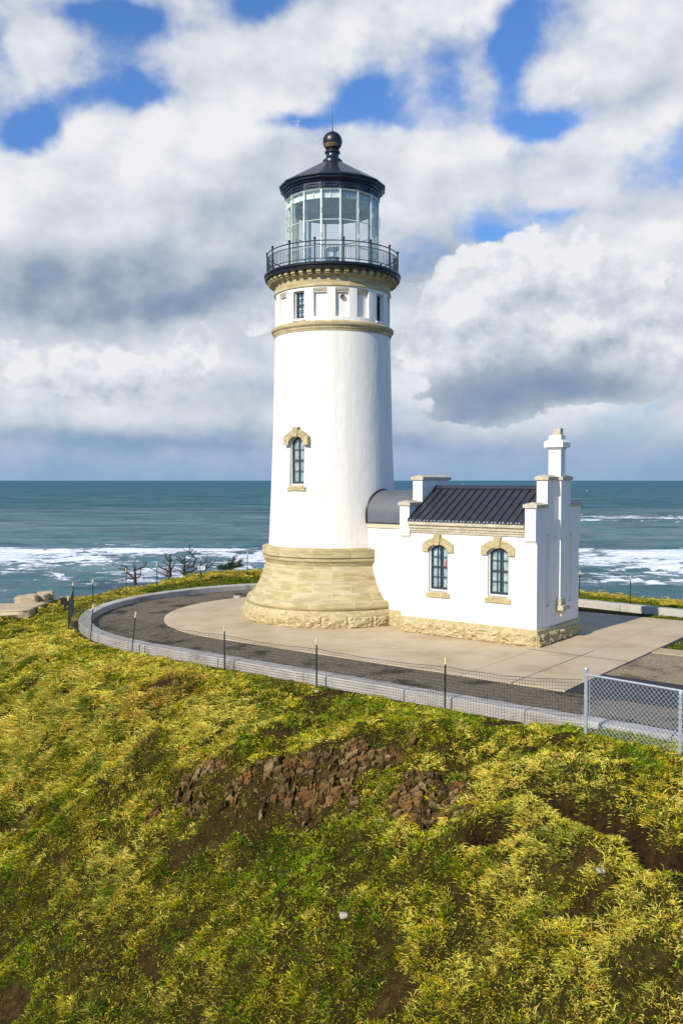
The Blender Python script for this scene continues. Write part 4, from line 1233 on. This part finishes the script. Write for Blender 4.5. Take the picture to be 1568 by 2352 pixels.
for sgn in (1, -1):
    k0 = -int(hh / pitch) - 2
    for k in range(k0, nS + int(hh / pitch) + 2):
        s0 = .075 + k * pitch
        # zigzag pairs read as diagonals: clip the line to the panel
        a0, a1 = 0.0, hh
        f = lambda h: s0 + sgn * h * .92
        lo, hi = .075, 3 * L1
        h0, h1 = sorted(((lo - s0) / (sgn * .92), (hi - s0) / (sgn * .92))); h0 = max(h0, 0); h1 = min(h1, hh)
        if h1 - h0 < .02: continue
        top = h1 + (.02 if h1 >= hh - 1e-6 else 0)
        wm.tube([cpt(f(h0), hz0 + h0 - .0), cpt(f(top), hz0 + top)], .0042, 4, cap=False)
wm.build('wire_mesh', M_GALV, CF)

# ------------------------------------------------------------------ dead trees at the cliff edge (outlines of their limbs, in metres, bent in depth)
def crest(d):
    """distance at which the ground stands highest against the sea, looking along d"""
    yy = np.arange(40, 52, .05); xx = d[0] / d[1] * yy; return float(yy[np.argmax((terr(xx, yy) - HC) / yy)])


def dead_tree(base_px, lines, dist, label, seed, rad=.05):
    rs = random.Random(seed)
    bx, by = base_px; d = pix_dir(bx, by); dist = crest(d) + .25; t = dist / d[1]; bw = np.array([d[0] * t, dist, HC + d[2] * t])
    S = dist / FPX
    root = empty('dead_tree', bw); tag(root, label, 'tree', 'dead trees along the cliff edge')
    for n, ln in enumerate(lines):
        nm, r0, pts = ln
        yy = 0.0; out = []; dy = rs.uniform(-.12, .12)
        for i, (x, y) in enumerate(pts):
            out.append((((460 + .3189 * x) / 1.7417 - bx) * S, dy * i * (0 if nm == 'trunk' else 1) * .6, (by - (2160 + .3189 * y) / 1.7417) * S))
        # refine and roughen
        fine = []
        for a, b in zip(out[:-1], out[1:]):
            for q in (0, .34, .67): fine.append(tuple(a[c] + (b[c] - a[c]) * q + (rs.uniform(-.012, .012) if q else 0) for c in range(3)))
        fine.append(out[-1]); k = len(fine)
        r0 *= 1.1; r1 = r0 * .22
        if nm == 'trunk': fine = [(fine[0][0] * .5, .02, float(terr(bw[0], bw[1])) - bw[2] - .3)] + fine; k += 1
        mb = MB(); mb.tube(fine, [r0 + (r1 - r0) * i / (k - 1) for i in range(k)], 6)
        for i in [q for q in range(2, k) for _ in range(2)]:
            if rs.random() < .8:
                p = Vector(fine[i]); l = rs.uniform(.05, .24); q = p + Vector((rs.uniform(-1, 1), rs.uniform(-.6, .6), rs.uniform(-.2, 1))) * l
                mb.tube([p, (p + q) / 2 + Vector((rs.uniform(-.02, .02), 0, .01)), q], [min(r0 * .35, .014), .009, .003], 4)
        mb.build(nm, M_BARK, root, smooth=60)


dead_tree((310.8, 1334), [('trunk', .085, [(255, 515), (255, 460), (250, 400), (245, 350), (230, 285)]), ('limb', .06, [(245, 490), (200, 445), (150, 400), (120, 365), (50, 358)]),
                          ('limb', .04, [(140, 385), (155, 350), (120, 330), (80, 325)]), ('limb', .05, [(255, 370), (310, 362), (370, 335), (400, 305), (395, 280)]), ('limb', .035, [(255, 480), (310, 465), (320, 400), (315, 370), (335, 330)]),
                          ('limb', .03, [(240, 495), (180, 480), (120, 500), (40, 505)]), ('limb', .03, [(260, 370), (265, 320)])], 47.6, 'leafless dead tree with a long bare limb bent left, lowest of the four', 3)
dead_tree((390.5, 1327), [('trunk', .10, [(690, 480), (692, 420), (690, 360), (695, 290), (690, 230), (710, 170)]), ('limb', .05, [(680, 400), (640, 370), (580, 345), (540, 310)]), ('limb', .05, [(700, 380), (735, 320), (750, 265)]),
                          ('limb', .05, [(690, 280), (650, 230), (635, 175), (650, 170)]), ('limb', .035, [(690, 330), (650, 300), (610, 280)]), ('limb', .035, [(700, 270), (725, 250)]), ('limb', .04, [(660, 465), (620, 425), (520, 390), (440, 345)]),
                          ('limb', .03, [(692, 240), (660, 215)]), ('limb', .06, [(665, 470), (655, 420), (650, 370)])], 48.2, 'upright dead tree with a thick jagged trunk behind the white notice', 5)
dead_tree((425.2, 1320), [('trunk', .095, [(880, 440), (870, 380), (880, 300), (885, 200)]), ('limb', .055, [(900, 350), (985, 330), (1000, 270), (1025, 235), (975, 190), (930, 150), (870, 120)]), ('limb', .03, [(930, 150), (940, 110), (952, 70)]),
                          ('limb', .03, [(940, 155), (970, 140), (990, 110)]), ('limb', .035, [(975, 195), (1000, 165), (1015, 150)]), ('limb', .05, [(860, 300), (820, 265), (760, 240)]), ('limb', .04, [(855, 270), (820, 230), (780, 210)]),
                          ('limb', .05, [(890, 410), (970, 390), (1060, 340), (1130, 280), (1155, 200)]), ('limb', .04, [(890, 290), (930, 250), (975, 210)]), ('limb', .04, [(905, 330), (950, 290), (975, 250)]), ('limb', .03, [(862, 430), (800, 375), (740, 345)]),
                          ('limb', .03, [(865, 300), (862, 240), (860, 195)]), ('limb', .03, [(900, 425), (930, 405), (1000, 410), (1040, 390)])], 48.8, 'widest dead tree, its twisted top limb standing highest over the surf', 8)
dead_tree((527 - 63, 1311), [('limb', .045, [(1120, 395), (1150, 355), (1200, 330), (1240, 290), (1270, 255)]), ('limb', .03, [(1140, 370), (1150, 320), (1190, 275), (1215, 250)]), ('trunk', .05, [(1115, 420), (1125, 390), (1130, 350)])], 49.0,
          'small leaning dead tree stump with two thin limbs, nearest the green shrub', 13)

# low evergreen shrub
def shrub(px, py, dist, wid, hgt, label):
    d = pix_dir(px, py); dist = crest(d) + .2; t = dist / d[1]; bw = np.array([d[0] * t, dist, HC + d[2] * t - .05])
    root = empty('evergreen_shrub', bw); tag(root, label, 'shrub')
    rs = random.Random(4); st_ = MB(); lf_ = MB()
    tips = []
    for k in range(26):
        a = rs.uniform(-1, 1); e_ = Vector((a * wid / 2, rs.uniform(-.3, .3), hgt * rs.uniform(.12, 1.1) * (1 - .55 * abs(a - .35))))
        m_ = e_ * .5 + Vector((0, 0, .02)); st_.tube([(0, 0, 0), m_, e_], [.03, .02, .006], 5); tips.append((m_, e_))
    for m_, e_ in tips:
        for i in range(150):
            q = m_ + (e_ - m_) * rs.uniform(-.3, 1.05) + Vector((rs.gauss(0, .06), rs.gauss(0, .06), rs.gauss(0, .045)))
            dv = ((e_ - m_).normalized() + Vector((rs.uniform(-.8, .8), rs.uniform(-.8, .8), rs.uniform(-.3, .8)))).normalized() * rs.uniform(.05, .10)
            sd_ = dv.orthogonal().normalized() * .011
            lf_.add([q - sd_, q + sd_, q + dv], [(0, 1, 2)])
    st_.build('branches', M_BARK, root); lf_.build('foliage', plain('dark_conifer_needles', (.030, .065, .022), .6, .5, 9), root)


shrub(528, 1306, 48.5, 1.5, .72, 'low dark green conifer shrub on the grassy edge left of the tower base')

# notice on a fence post and the back of a board among the grass
w_ = back[4]
NS = empty('notice_sign', (w_[0] + .02, w_[1] - .05, w_[2] + .62)); tag(NS, 'small white notice with a red prohibition ring fixed to a fence post', 'sign')
NS.rotation_euler = (0, 0, R(-6))
b_ = MB(); b_.box(-.19, .19, -.006, .006, 0, .20); b_.build('board', M_WFRAME, NS)
q = np.linspace(0, 2 * math.pi, 25)[:-1]
b_ = MB(); b_.ring([(-.10 + .065 * math.cos(t), .10 + .065 * math.sin(t)) for t in q], [(-.10 + .048 * math.cos(t), .10 + .048 * math.sin(t)) for t in q], -.010, -.0065)
b_.prism([(-.146, .140), (-.135, .150), (-.052, .062), (-.063, .050)], -.0125, -.0105); b_.build('prohibition_ring', plain('red_sign_paint', (.55, .05, .06), .5, .05), NS)
b_ = MB(); b_.prism([(-.115, .055), (-.095, .055), (-.09, .14), (-.115, .14)], -.0095, -.007); b_.prism([(-.112, .145), (-.094, .145), (-.094, .16), (-.112, .16)], -.0095, -.007); b_.build('pictogram', M_POST, NS)
b_ = MB()
for i, l in enumerate((.12, .14, .10, .13)): b_.box(0, l, -.009, -.0065, .145 - i * .033, .157 - i * .033)
b_.build('lettering', M_POST, NS)

sb_ = hit(150, 1404)
BS = empty('sign_board', sb_); tag(BS, 'dark low sign board on a short post among the left grass', 'sign'); BS.rotation_euler = (0, 0, R(14))
b_ = MB(); b_.box(-.04, .04, -.03, .03, -.2, .42); b_.build('post', M_POST, BS)
b_ = MB(); b_.box(-.23, .23, -.065, -.032, .26, .56); b_.xform(Matrix.Rotation(R(7), 4, 'Y')); b_.build('board', plain('dark_brown_board', (.022, .016, .012), .7, .3), BS, bevel=.008)

for (px, py, h, ln, lb) in ((122, 1424, .62, .03, 'thin pale wooden stake standing in the straw grass, the taller one'), (103, 1441, .5, .01, 'thin pale wooden stake standing in the straw grass, the shorter one')):
    p = hit(px, py); s_ = MB(); s_.tube([(0, 0, -.2), (ln * .4, 0, h * .5), (ln, 0, h)], [.018, .016, .012], 5)
    o = s_.build('wooden_stake', M_WOOD); o.location = p; tag(o, lb, 'stake', 'wooden stakes in the left grass')

# stones -----------------------------------------------------------
def stone_mesh(sz, seed, lump=.22, pw=.62):
    rs = np.random.default_rng(seed); mb = MB()
    n, m = (44, 26) if pw < .4 else (18, 11); pts = []
    for k in range(m + 1):
        for i in range(n):
            a = 2 * math.pi * i / n; e_ = math.pi * k / m - math.pi / 2
            v = np.array([math.cos(e_) * math.cos(a), math.cos(e_) * math.sin(a), math.sin(e_)])
            v = np.sign(v) * np.abs(v) ** pw
            q = 1 + lump * float(fbm(v[0] * 1.7 + seed * 3.1, v[1] * 1.7 + v[2] * 2.3, seed, 3)); q += (.10 * round(3 * float(fbm(v[0] * 3 + seed, v[2] * 2 + v[1] * 2.6, seed + 2, 2))) / 3 if pw < .4 else 0)
            pts.append(tuple(v * q * np.array(sz) / 2))
    mb.add(pts, [(k * n + i, k * n + (i + 1) % n, (k + 1) * n + (i + 1) % n, (k + 1) * n + i) for k in range(m) for i in range(n)])
    return mb


M_PALE = plain('pale_stone', (.40, .36, .29), .9, .2, 6, bump=.4)
p = to_world(-6.6, 1.3, 0); o = stone_mesh((.34, .24, .13), 3).build('loose_stone', M_PALE, smooth=35); o.location = (p[0], p[1], .02); tag(o, 'pale loose stone lying on the dark gravel beside the tower base', 'stone')
for i, (px, py, s, lb) in enumerate(((727, 1589, .10, 'small pale stone on the bare soil strip below the netting fence'), (1208, 1665, .11, 'small pale stone on the brown soil near the chain-link fence post'), (790, 2105, .13, 'whitish stone lying in the middle of the grassy slope'), (1378, 2002, .12, 'small whitish stone in the grass below the eroded soil lip'))):
    p = hit(px, py); o = stone_mesh((s * 1.3, s, s * .7), 20 + i).build('loose_stone', M_PALE, smooth=35); o.location = p + np.array([0, 0, s * .05]); tag(o, lb, 'stone')

# pale sandstone slabs on the far left edge of the headland
def slab(px, py, dist, sx, sy, sz, rz, seed, label, lift=0.0):
    d = pix_dir(px, py); t = dist / d[1]
    o = stone_mesh((sx, sy, sz), seed, .10, .26).build('stone_slab', M_LEDGE, smooth=35)
    o.location = (d[0] * t, dist, HC + d[2] * t + lift); o.rotation_euler = (R(2), R(-3), R(rz)); tag(o, label, 'stone', 'pale stone slabs at the headland edge')


slab(14, 1388, 38.0, 3.0, 2.0, .44, -5, 31, 'largest pale stone slab at the far left edge of the headland', -.30)
slab(62, 1376, 39.0, .95, .7, .42, 8, 33, 'pale square stone block beside the largest slab', -.06)
slab(82, 1370.5, 39.8, 1.15, .7, .34, -6, 35, 'pale stone block between its two neighbours on the headland edge', -.06)
slab(106, 1365.5, 40.3, .72, .6, .38, 12, 37, 'smallest pale stone block, at the grassy end of the row of slabs', -.06)
# ground fill under the slabs is part of the terrain

# two small boats far out
def boat(px, py, label, s):
    d = pix_dir(px, py); t = (SEA_Z - HC) / d[2]; p = np.array([d[0] * t, d[1] * t, SEA_Z])
    root = empty('fishing_boat', p, R(25)); tag(root, label, 'boat', 'boats far out at sea')
    h = MB(); prof = [(-.5, .16), (-.42, .20), (0, .20), (.35, .12), (.52, 0)]
    top = [(x * s, w * s) for x, w in prof] + [(x * s, -w * s) for x, w in prof[::-1][1:]]
    lo = [(x * .86, y * .7) for x, y in top]; n = len(top)
    h.add([(x, y, .17 * s + max(x, 0) * .12) for x, y in top] + [(x, y, -.1 * s) for x, y in lo], [tuple(range(n)), tuple(range(2 * n - 1, n - 1, -1))] + [(i, n + i, n + (i + 1) % n, (i + 1) % n) for i in range(n)])
    h.build('hull', M_TRIM, root)
    c = MB(); c.box(-.28 * s, .02 * s, -.12 * s, .12 * s, .165 * s, .42 * s); c.box(-.31 * s, .06 * s, -.14 * s, .14 * s, .42 * s, .45 * s); c.build('cabin', M_TRIM, root)
    m_ = MB(); m_.tube([(-.1 * s, 0, .44 * s), (-.1 * s, 0, .85 * s)], .018 * s, 6); m_.build('mast', M_WFRAME, root)


boat(1347.5, 1127.5, 'white fishing boat far out on the sea right of the chimney', 9.0)
boat(1061.5, 1111.5, 'tiny white fishing boat near the horizon above the dark metal roof', 16.0)

# ------------------------------------------------------------------ rock outcrop in the bank
def rock_mat():
    m, t, b = material('fractured_basalt')
    co = t.new('ShaderNodeTexCoord').outputs['Object']
    at = t.new('ShaderNodeAttribute', attribute_name='mask'); rnd, soil, _ = t.sep(at.outputs['Color'])
    n = t.noise(co, 7, 6, .65)
    c = t.ramp(t.math('ADD', t.math('MULTIPLY', rnd, .6), t.math('MULTIPLY', n, .4)), [(.2, (.026, .014, .004)), (.45, (.075, .043, .014)), (.65, (.15, .092, .034)), (.85, (.29, .195, .085))])
    c = t.mix(t.smooth(t.noise(co, 2.2, 4, .6), .52, .66, 0, .7), c, (.24, .11, .028))
    s_ = t.ramp(n, [(.3, (.040, .018, .005)), (.7, (.20, .095, .025))])
    t.put(b.inputs['Base Color'], t.mix(soil, c, s_)); b.inputs['Roughness'].default_value = .85; b.inputs['Specular IOR Level'].default_value = .2
    t.put(b.inputs['Normal'], t.bump(t.noise(co, 30, 4, .65), .6, .015)); return m


def outcrop(name, cpx, halfw, halfh, label, seed, cols=9.0):
    """fractured rock standing proud of the bank, following it; s runs along the bank, t down it"""
    c = hit(*cpx); along = np.array([1.0, -.10, 0]); along /= np.linalg.norm(along); down = np.array([-.10, -1.0, 0]); down /= np.linalg.norm(down)
    nu, nv = int(halfw * 2 / .016), int(halfh * 2 / .016)
    s = np.linspace(-halfw, halfw, nu + 1); t = np.linspace(-halfh, halfh, nv + 1); S, T = np.meshgrid(s, t)
    X = c[0] + S * along[0] + T * down[0]; Y = c[1] + S * along[1] + T * down[1]
    Z = terr(X, Y)
    # leaning columns, each broken across into blocks of its own heights
    sx, sy = .20, .082
    u = S / sx + fbm(S * 1.1, T * 1.6, seed, 3) * .8 + fbm(S * 6, T * 5, seed + 2, 2) * .4 - T * .45; ci = np.floor(u); fu = u - ci
    off = (_hash(ci, ci * 0, seed) - .5) * .0
    v = T / sy * (.75 + .6 * _hash(ci, ci * 0 + 3, seed)) + _hash(ci, ci * 0 + 5, seed) * 9 + fbm(S * 4, T * 4, seed + 5, 2) * .6 + (fu - .5) * (_hash(ci, ci * 0 + 7, seed) - .5) * .55
    bi = np.floor(v); fv = v - bi
    bid = _hash(ci, bi, seed + 3)
    split = _hash(ci, bi, seed + 13) > .62
    fu2 = np.where(split, np.abs(fu - .35 - .3 * bid), 9)
    crack = np.minimum(np.minimum(np.minimum(fu, 1 - fu) * sx * 1.25, np.minimum(fv, 1 - fv) * sy), fu2 * sx)
    crack = crack + fbm(S * 14, T * 14, seed + 6, 3) * .034
    side = np.where(split & (fu > .35 + .3 * bid), 1, 0); bid = _hash(ci * 7 + side, bi, seed + 4)
    h1, h2, h3 = _hash(ci + side * 31, bi, seed + 21), _hash(ci, bi + side * 17, seed + 22), _hash(ci, ci * 0 + 9, seed)
    hgt = .015 + h3 * .11 + bid * .07 + (h1 - .5) * (fu - .5) * .13 + (h2 - .55) * (fv - .5) * .13 + fbm(S * 1.6, T * 1.2, seed + 30, 3) * .14 + fbm(S * 18, T * 18, seed + 40, 3) * .016
    deep = .085 + .10 * (_hash(ci, bi, seed + 23) > .55) + .04 * (np.minimum(fu, 1 - fu) * sx * 1.25 < np.minimum(fv, 1 - fv) * sy)
    hgt = hgt - (1 - sstep(.002, .026, crack)) * deep
    r = np.maximum(np.abs(S / halfw), 0) ** 2 + (T / halfh) ** 2 + fbm(S * 2.2, T * 2.2, seed + 50, 4) * 1.5
    edge = 1 - sstep(.40, .80, r)
    soil = np.clip(sstep(.34, .60, fbm(S * 1.5 + 3, T * 1.9, seed + 60, 3) + .12), 0, 1)
    h = hgt * (1 - .75 * soil) * edge - .12 * (1 - edge)
    nrm = np.array([0.05, -.62, .78])
    V = np.stack([X + h * nrm[0], Y + h * nrm[1], Z + h * nrm[2]], -1)
    F = grid_faces(nu, nv); keep = (edge.ravel()[F].max(1) > .03); F = F[keep]
    used = np.unique(F); re = np.full(V.shape[0] * V.shape[1], -1); re[used] = np.arange(len(used))
    V = V.reshape(-1, 3)[used]; F = re[F].astype(np.int32)
    mk = np.stack([bid, soil, np.zeros_like(bid)], -1).reshape(-1, 3)[used]
    o = np_mesh(name, V, F, rock_mat(), attr={'mask': mk}, smooth=False)
    tag(o, label, 'rock')
    return c, along, down


OUT = []
for cpx, hw_, hh_, lb, sd_ in (((720, 1795), 2.2, 1.0, 'broad outcrop of fractured brown rock columns in the middle of the bank', 5),
                               ((985, 1835), .95, 1.0, 'narrow patch of broken brown rock at the right end of the outcrop', 11),
                               ((430, 1835), 1.0, .60, 'low broken rocks half hidden in grass at the left end of the outcrop', 17)):
    OUT.append((outcrop('rock_outcrop', cpx, hw_, hh_, lb, sd_), hw_, hh_, sd_))


def rock_mask(x, y):
    m = np.zeros_like(x)
    for (c, al, dn), hw_, hh_, sd_ in OUT:
        S = (x - c[0]) * al[0] + (y - c[1]) * al[1]; T = (x - c[0]) * dn[0] + (y - c[1]) * dn[1]
        r = (S / hw_) ** 2 + (T / hh_) ** 2 + fbm(S * 2.2, T * 2.2, sd_ + 50, 4) * 1.5
        m = np.maximum(m, 1 - sstep(.22, .56, r))
    return m


# ------------------------------------------------------------------ grass
def grass_mat():
    m, t, b = material('grass_blades')
    at = t.new('ShaderNodeAttribute', attribute_name='tint')
    t.put(b.inputs['Base Color'], at.outputs['Color']); b.inputs['Roughness'].default_value = .7; b.inputs['Specular IOR Level'].default_value = .1
    df = t.new('ShaderNodeBsdfTranslucent'); t.put(df.inputs[0], at.outputs['Color'])
    mx = t.new('ShaderNodeMixShader'); mx.inputs[0].default_value = .22
    t.l.new(b.outputs[0], mx.inputs[1]); t.l.new(df.outputs[0], mx.inputs[2]); t.l.new(mx.outputs[0], t.n['Material Output'].inputs[0]); return m


def project(P):
    c, s = math.cos(PITCH), math.sin(PITCH); q = P - np.array([0, 0, HC])
    zf = q[:, 1] * c - q[:, 2] * s; yu = q[:, 1] * s + q[:, 2] * c
    return PW / 2 + FPX * q[:, 0] / np.maximum(zf, .1), PH / 2 - FPX * yu / np.maximum(zf, .1), zf


STRAW = [(hit(*p), r) for p, r in (((120, 1620), 2.6), ((300, 1650), 1.4), ((60, 1500), 2.5), ((1150, 1800), 1.3), ((1350, 1770), 1.2), ((1480, 1830), .9), ((500, 1640), 1.0), ((1230, 2000), .9), ((1450, 2250), 1.1), ((250, 2020), .7), ((1100, 2200), .7))]
GREENS = [(hit(*p), r) for p, r in (((1520, 1790), 1.1), ((1450, 1720), .8), ((760, 1640), 1.0), ((1100, 1640), .8), ((330, 1470), 1.0), ((100, 2200), .9), ((420, 1980), .5), ((700, 2000), .8), ((830, 2160), .9), ((1050, 2000), .5), ((560, 2180), .5), ((900, 1680), .9), ((300, 1560), .4), ((150, 1420), .8))]
BROWNS = [(hit(*p), r) for p, r in (((395, 1575), .75), ((360, 1605), .5), ((430, 1560), .5), ((640, 1570), .6), ((500, 1790), .5), ((330, 1720), .3))]


def clumps(area, per_m2, seed):
    """scatter tuft feet over a ground rectangle, keep those near the view"""
    g = np.random.default_rng(seed); x0, x1, y0, y1 = area
    n = int((x1 - x0) * (y1 - y0) * per_m2); x = g.uniform(x0, x1, n); y = g.uniform(y0, y1, n); z = terr(x, y)
    px, py, zf = project(np.stack([x, y, z], -1))
    near = (px > -200) & (px < PW + 200) & (py < PH + 220); wide = (px > -1000) & (px < PW + 1000) & (py < PH + 900)
    k = (near | (wide & (g.random(n) < .5))) & (py > 1000) & (zf > 3)
    return x[k], y[k], z[k]


def build_grass():
    x, y, z = clumps((-27, 25, 7, 56), 160, 5)
    g = np.random.default_rng(77)
    lx, ly = to_loc(x, y); d = kerb_dist(lx, ly)
    bare = bare_mask(x, y); rock = rock_mask(x, y); lawn = lawn_mask(x, y)
    den = fbm(x * 2.3, y * 2.3, 101, 4) * .8 + fbm(x * .8, y * .8, 102, 2) * .3
    keep = (d > .27) & (d < 17) & (g.random(len(x)) > np.maximum(sstep(.2, .7, bare) * .985, lip_mask(x, y))) & (g.random(len(x)) > rock * .72) & ((den + .6 * fbm(x * 5.0, y * 5.0, 103, 2) + g.random(len(x)) * .14 > -.075) | (g.random(len(x)) < .12))
    # the right-hand yard has its own strip of grass beside the concrete path
    yard = (lx > 12.9) & (ly > .9) & (ly < 7.5) & (d < -.6); strip = (d < -.45) & (ly > 7.0) & (ly < 8.9) & (lx > 9.9)
    keep = keep | ((yard | strip) & (g.random(len(x)) < .8))
    x, y, z, d, den, lx, ly, lawn = [a[keep] for a in (x, y, z, d, den, lx, ly, lawn)]; yard = yard[keep] | strip[keep]
    short = np.maximum(lawn, yard * 1.0)
    n = len(x)
    straw = np.zeros(n); green = np.zeros(n); brown = np.zeros(n)
    for c, r in STRAW: straw = np.maximum(straw, np.exp(-(((x - c[0]) ** 2 + (y - c[1]) ** 2) / r ** 2)))
    for c, r in GREENS: green = np.maximum(green, np.exp(-(((x - c[0]) ** 2 + (y - c[1]) ** 2) / r ** 2)))
    for c, r in BROWNS: brown = np.maximum(brown, np.exp(-(((x - c[0]) ** 2 + (y - c[1]) ** 2) / r ** 2)))
    edge_back = ((ly > 0) | (lx < -4)) * sstep(2.2, 3.0, d) * (1 - sstep(5, 6, d)) * (y > 36)
    h = fbm(x * .55, y * .55, 111, 4) * .55 + fbm(x * 2.6, y * 2.6, 113, 3) * .95 + straw * 1.0 - green * .5 - .12 + g.normal(0, .26, n) + edge_back * .55
    h = np.where(short > .5, -.9 + g.normal(0, .2, n), h)
    tall = np.clip(.064 + .03 * sstep(-.2, .7, h) + .13 * straw * (x < -2) + .16 * edge_back * sstep(0, 5, ly) + den * .07 + g.normal(0, .025, n), .05, .45)
    tall = np.where(short > .5, .06 + .03 * g.random(n), tall)
    w = sstep(-.55, .55, h)[:, None]
    cg = np.array([.235, .315, .006]); cy = np.array([.60, .475, .009]); cs = np.array([.92, .645, .095])
    col = np.where(w < .45, cg + (cy - cg) * (w / .45), cy + (cs - cy) * ((w - .45) / .55))
    col = col * (1 - .8 * np.clip(brown, 0, 1)[:, None]) + np.array([.13, .060, .018]) * .8 * np.clip(brown, 0, 1)[:, None]
    dk_ = (fbm(x * 2.6, y * 2.6, 121, 3) > .22)[:, None]; col = np.where(dk_, col * np.array([.36, .55, .4]), col)
    col = np.where((short > .5)[:, None], np.array([.085, .135, .006]) * (1 + .25 * g.normal(0, 1, (n, 1))), col)
    # lean: down the slope, with a slow wind-like swirl
    e = .12; sx = (terr(x + e, y) - terr(x - e, y)) / (2 * e); sy_ = (terr(x, y + e) - terr(x, y - e)) / (2 * e)
    an = fbm(x * .5, y * .5, 131, 2) * 4 + fbm(x * 2.5, y * 2.5, 133, 2) * 5 + g.normal(0, 1.0, n)
    lean = np.stack([-sx * .55 + np.cos(an) * .45 - .08, -sy_ * .55 + np.sin(an) * .45 - .10], -1)
    px, py, zf = project(np.stack([x, y, z], -1))
    nb = np.where(zf < 26, 18, np.where(zf < 34, 13, 9)); nb = np.where(short > .5, 16, nb)
    idx = np.repeat(np.arange(n), nb); N = len(idx)
    spread = np.where(short > .5, .13, .052)[idx]
    r = np.abs(g.normal(0, 1, N)) * spread; th = g.uniform(0, 2 * math.pi, N)
    ox, oy = r * np.cos(th), r * np.sin(th)
    bx, by = x[idx] + ox, y[idx] + oy; bz = z[idx] + (bx - x[idx]) * sx[idx] + (by - y[idx]) * sy_[idx] - .02
    L = tall[idx] * np.exp(g.normal(0, .30, N)) * .86
    dirx = lean[idx, 0] + ox / spread * .38 + g.normal(0, .25, N); diry = lean[idx, 1] + oy / spread * .38 + g.normal(0, .25, N)
    up = np.where(short[idx] > .5, .9, .62) + g.normal(0, .12, N)
    # three stations: root, middle (rising), tip (drooping along the lean)
    D = np.stack([dirx, diry], -1); 
    root = np.stack([bx, by, bz], -1)
    m1 = np.concatenate([D * .42, np.clip(up, .2, 1.2)[:, None] * .62], 1); m1 *= (L * .55)[:, None] / np.linalg.norm(m1, axis=1, keepdims=True)
    t1 = np.concatenate([D * 1.05, (np.clip(up, .2, 1.2) * .22 - .12)[:, None]], 1); t1 *= (L * .55)[:, None] / np.linalg.norm(t1, axis=1, keepdims=True)
    mid = root + m1; tip = mid + t1
    gz = z[idx] + (tip[:, 0] - x[idx]) * sx[idx] + (tip[:, 1] - y[idx]) * sy_[idx]; tip[:, 2] = np.maximum(tip[:, 2], gz + .01)
    wv = g.normal(0, 1, (N, 3)); wv[:, 2] *= .3
    ax = tip - root; wv = np.cross(ax, wv); wv /= np.linalg.norm(wv, axis=1, keepdims=True) + 1e-9
    zf_b = zf[idx]; wid = (.0044 + .00014 * zf_b) * np.exp(g.normal(0, .25, N))
    wv *= wid[:, None]
    V = np.stack([root - wv * .8, root + wv * .8, mid + wv, mid - wv, tip], 1).reshape(-1, 3)
    # thatch: short dead and green blades lying close to the soil
    tx, ty, tz = clumps((-25, 23, 7, 50), 1150, 15)
    tl = to_loc(tx, ty); td = kerb_dist(*tl); k = (td > .30) & (td < 15) & (g.random(len(tx)) > np.maximum(.92 * sstep(.15, .8, bare_mask(tx, ty)), lip_mask(tx, ty))) & (g.random(len(tx)) > rock_mask(tx, ty) * .9)
    tx, ty, tz = tx[k], ty[k], tz[k]; M = len(tx)
    ang = g.uniform(0, 2 * math.pi, M); ln = .045 * np.exp(g.normal(0, .4, M)) + .02
    rt = np.stack([tx, ty, tz], -1); tpv = np.stack([np.cos(ang) * ln, np.sin(ang) * ln - .01, g.uniform(.1, .9, M) * ln], -1)
    e2 = np.stack([-np.sin(ang), np.cos(ang), g.normal(0, .4, M)], -1) * (.0062 * np.exp(g.normal(0, .25, M)))[:, None]
    V2 = np.stack([rt - e2, rt + e2, rt + tpv], 1).reshape(-1, 3)
    q = g.random(M)[:, None]; gn = fbm(tx * 2.1, ty * 2.1, 141, 3)[:, None]
    c2 = np.where(q + gn * .8 < .38, np.array([.18, .26, .006]), np.where(q < .70, np.array([.48, .40, .02]), np.where(q < .9, np.array([.16, .085, .022]), np.array([.58, .43, .10]))))
    c2 = np.clip(c2 * np.exp(g.normal(0, .3, (M, 1))), .004, .8)
    o = np.arange(N) * 5
    F4 = np.stack([o, o + 1, o + 2, o + 3], -1); F3 = np.stack([o + 3, o + 2, o + 4], -1)
    cb_ = col[idx] * np.exp(g.normal(0, .22, (N, 1))) * (1 + g.normal(0, .06, (N, 3)))
    odd = g.random(N); cb_ = np.where((odd < .08)[:, None], np.array([.60, .47, .16]) * np.exp(g.normal(0, .2, (N, 1))), cb_)
    cb_ = np.where((odd > .93)[:, None] & (short[idx] < .5)[:, None], np.array([.085, .150, .012]) * np.exp(g.normal(0, .2, (N, 1))), cb_)
    cb_ = np.clip(cb_, .004, .8)
    A = np.concatenate([np.repeat(cb_, 5, 0), np.repeat(c2, 3, 0)]); V = np.concatenate([V, V2]); F3 = np.concatenate([F3, np.arange(M * 3).reshape(-1, 3) + N * 5])
    gr = np_mesh('grass', V, F4.astype(np.int32), grass_mat(), F3=F3.astype(np.int32), attr={'tint': A}, smooth=False)
    tag(gr, 'long windblown grass, straw yellow and olive green, covering the bank', 'grass', kind='stuff')
    print('GRASS', n, N, M)


build_grass()
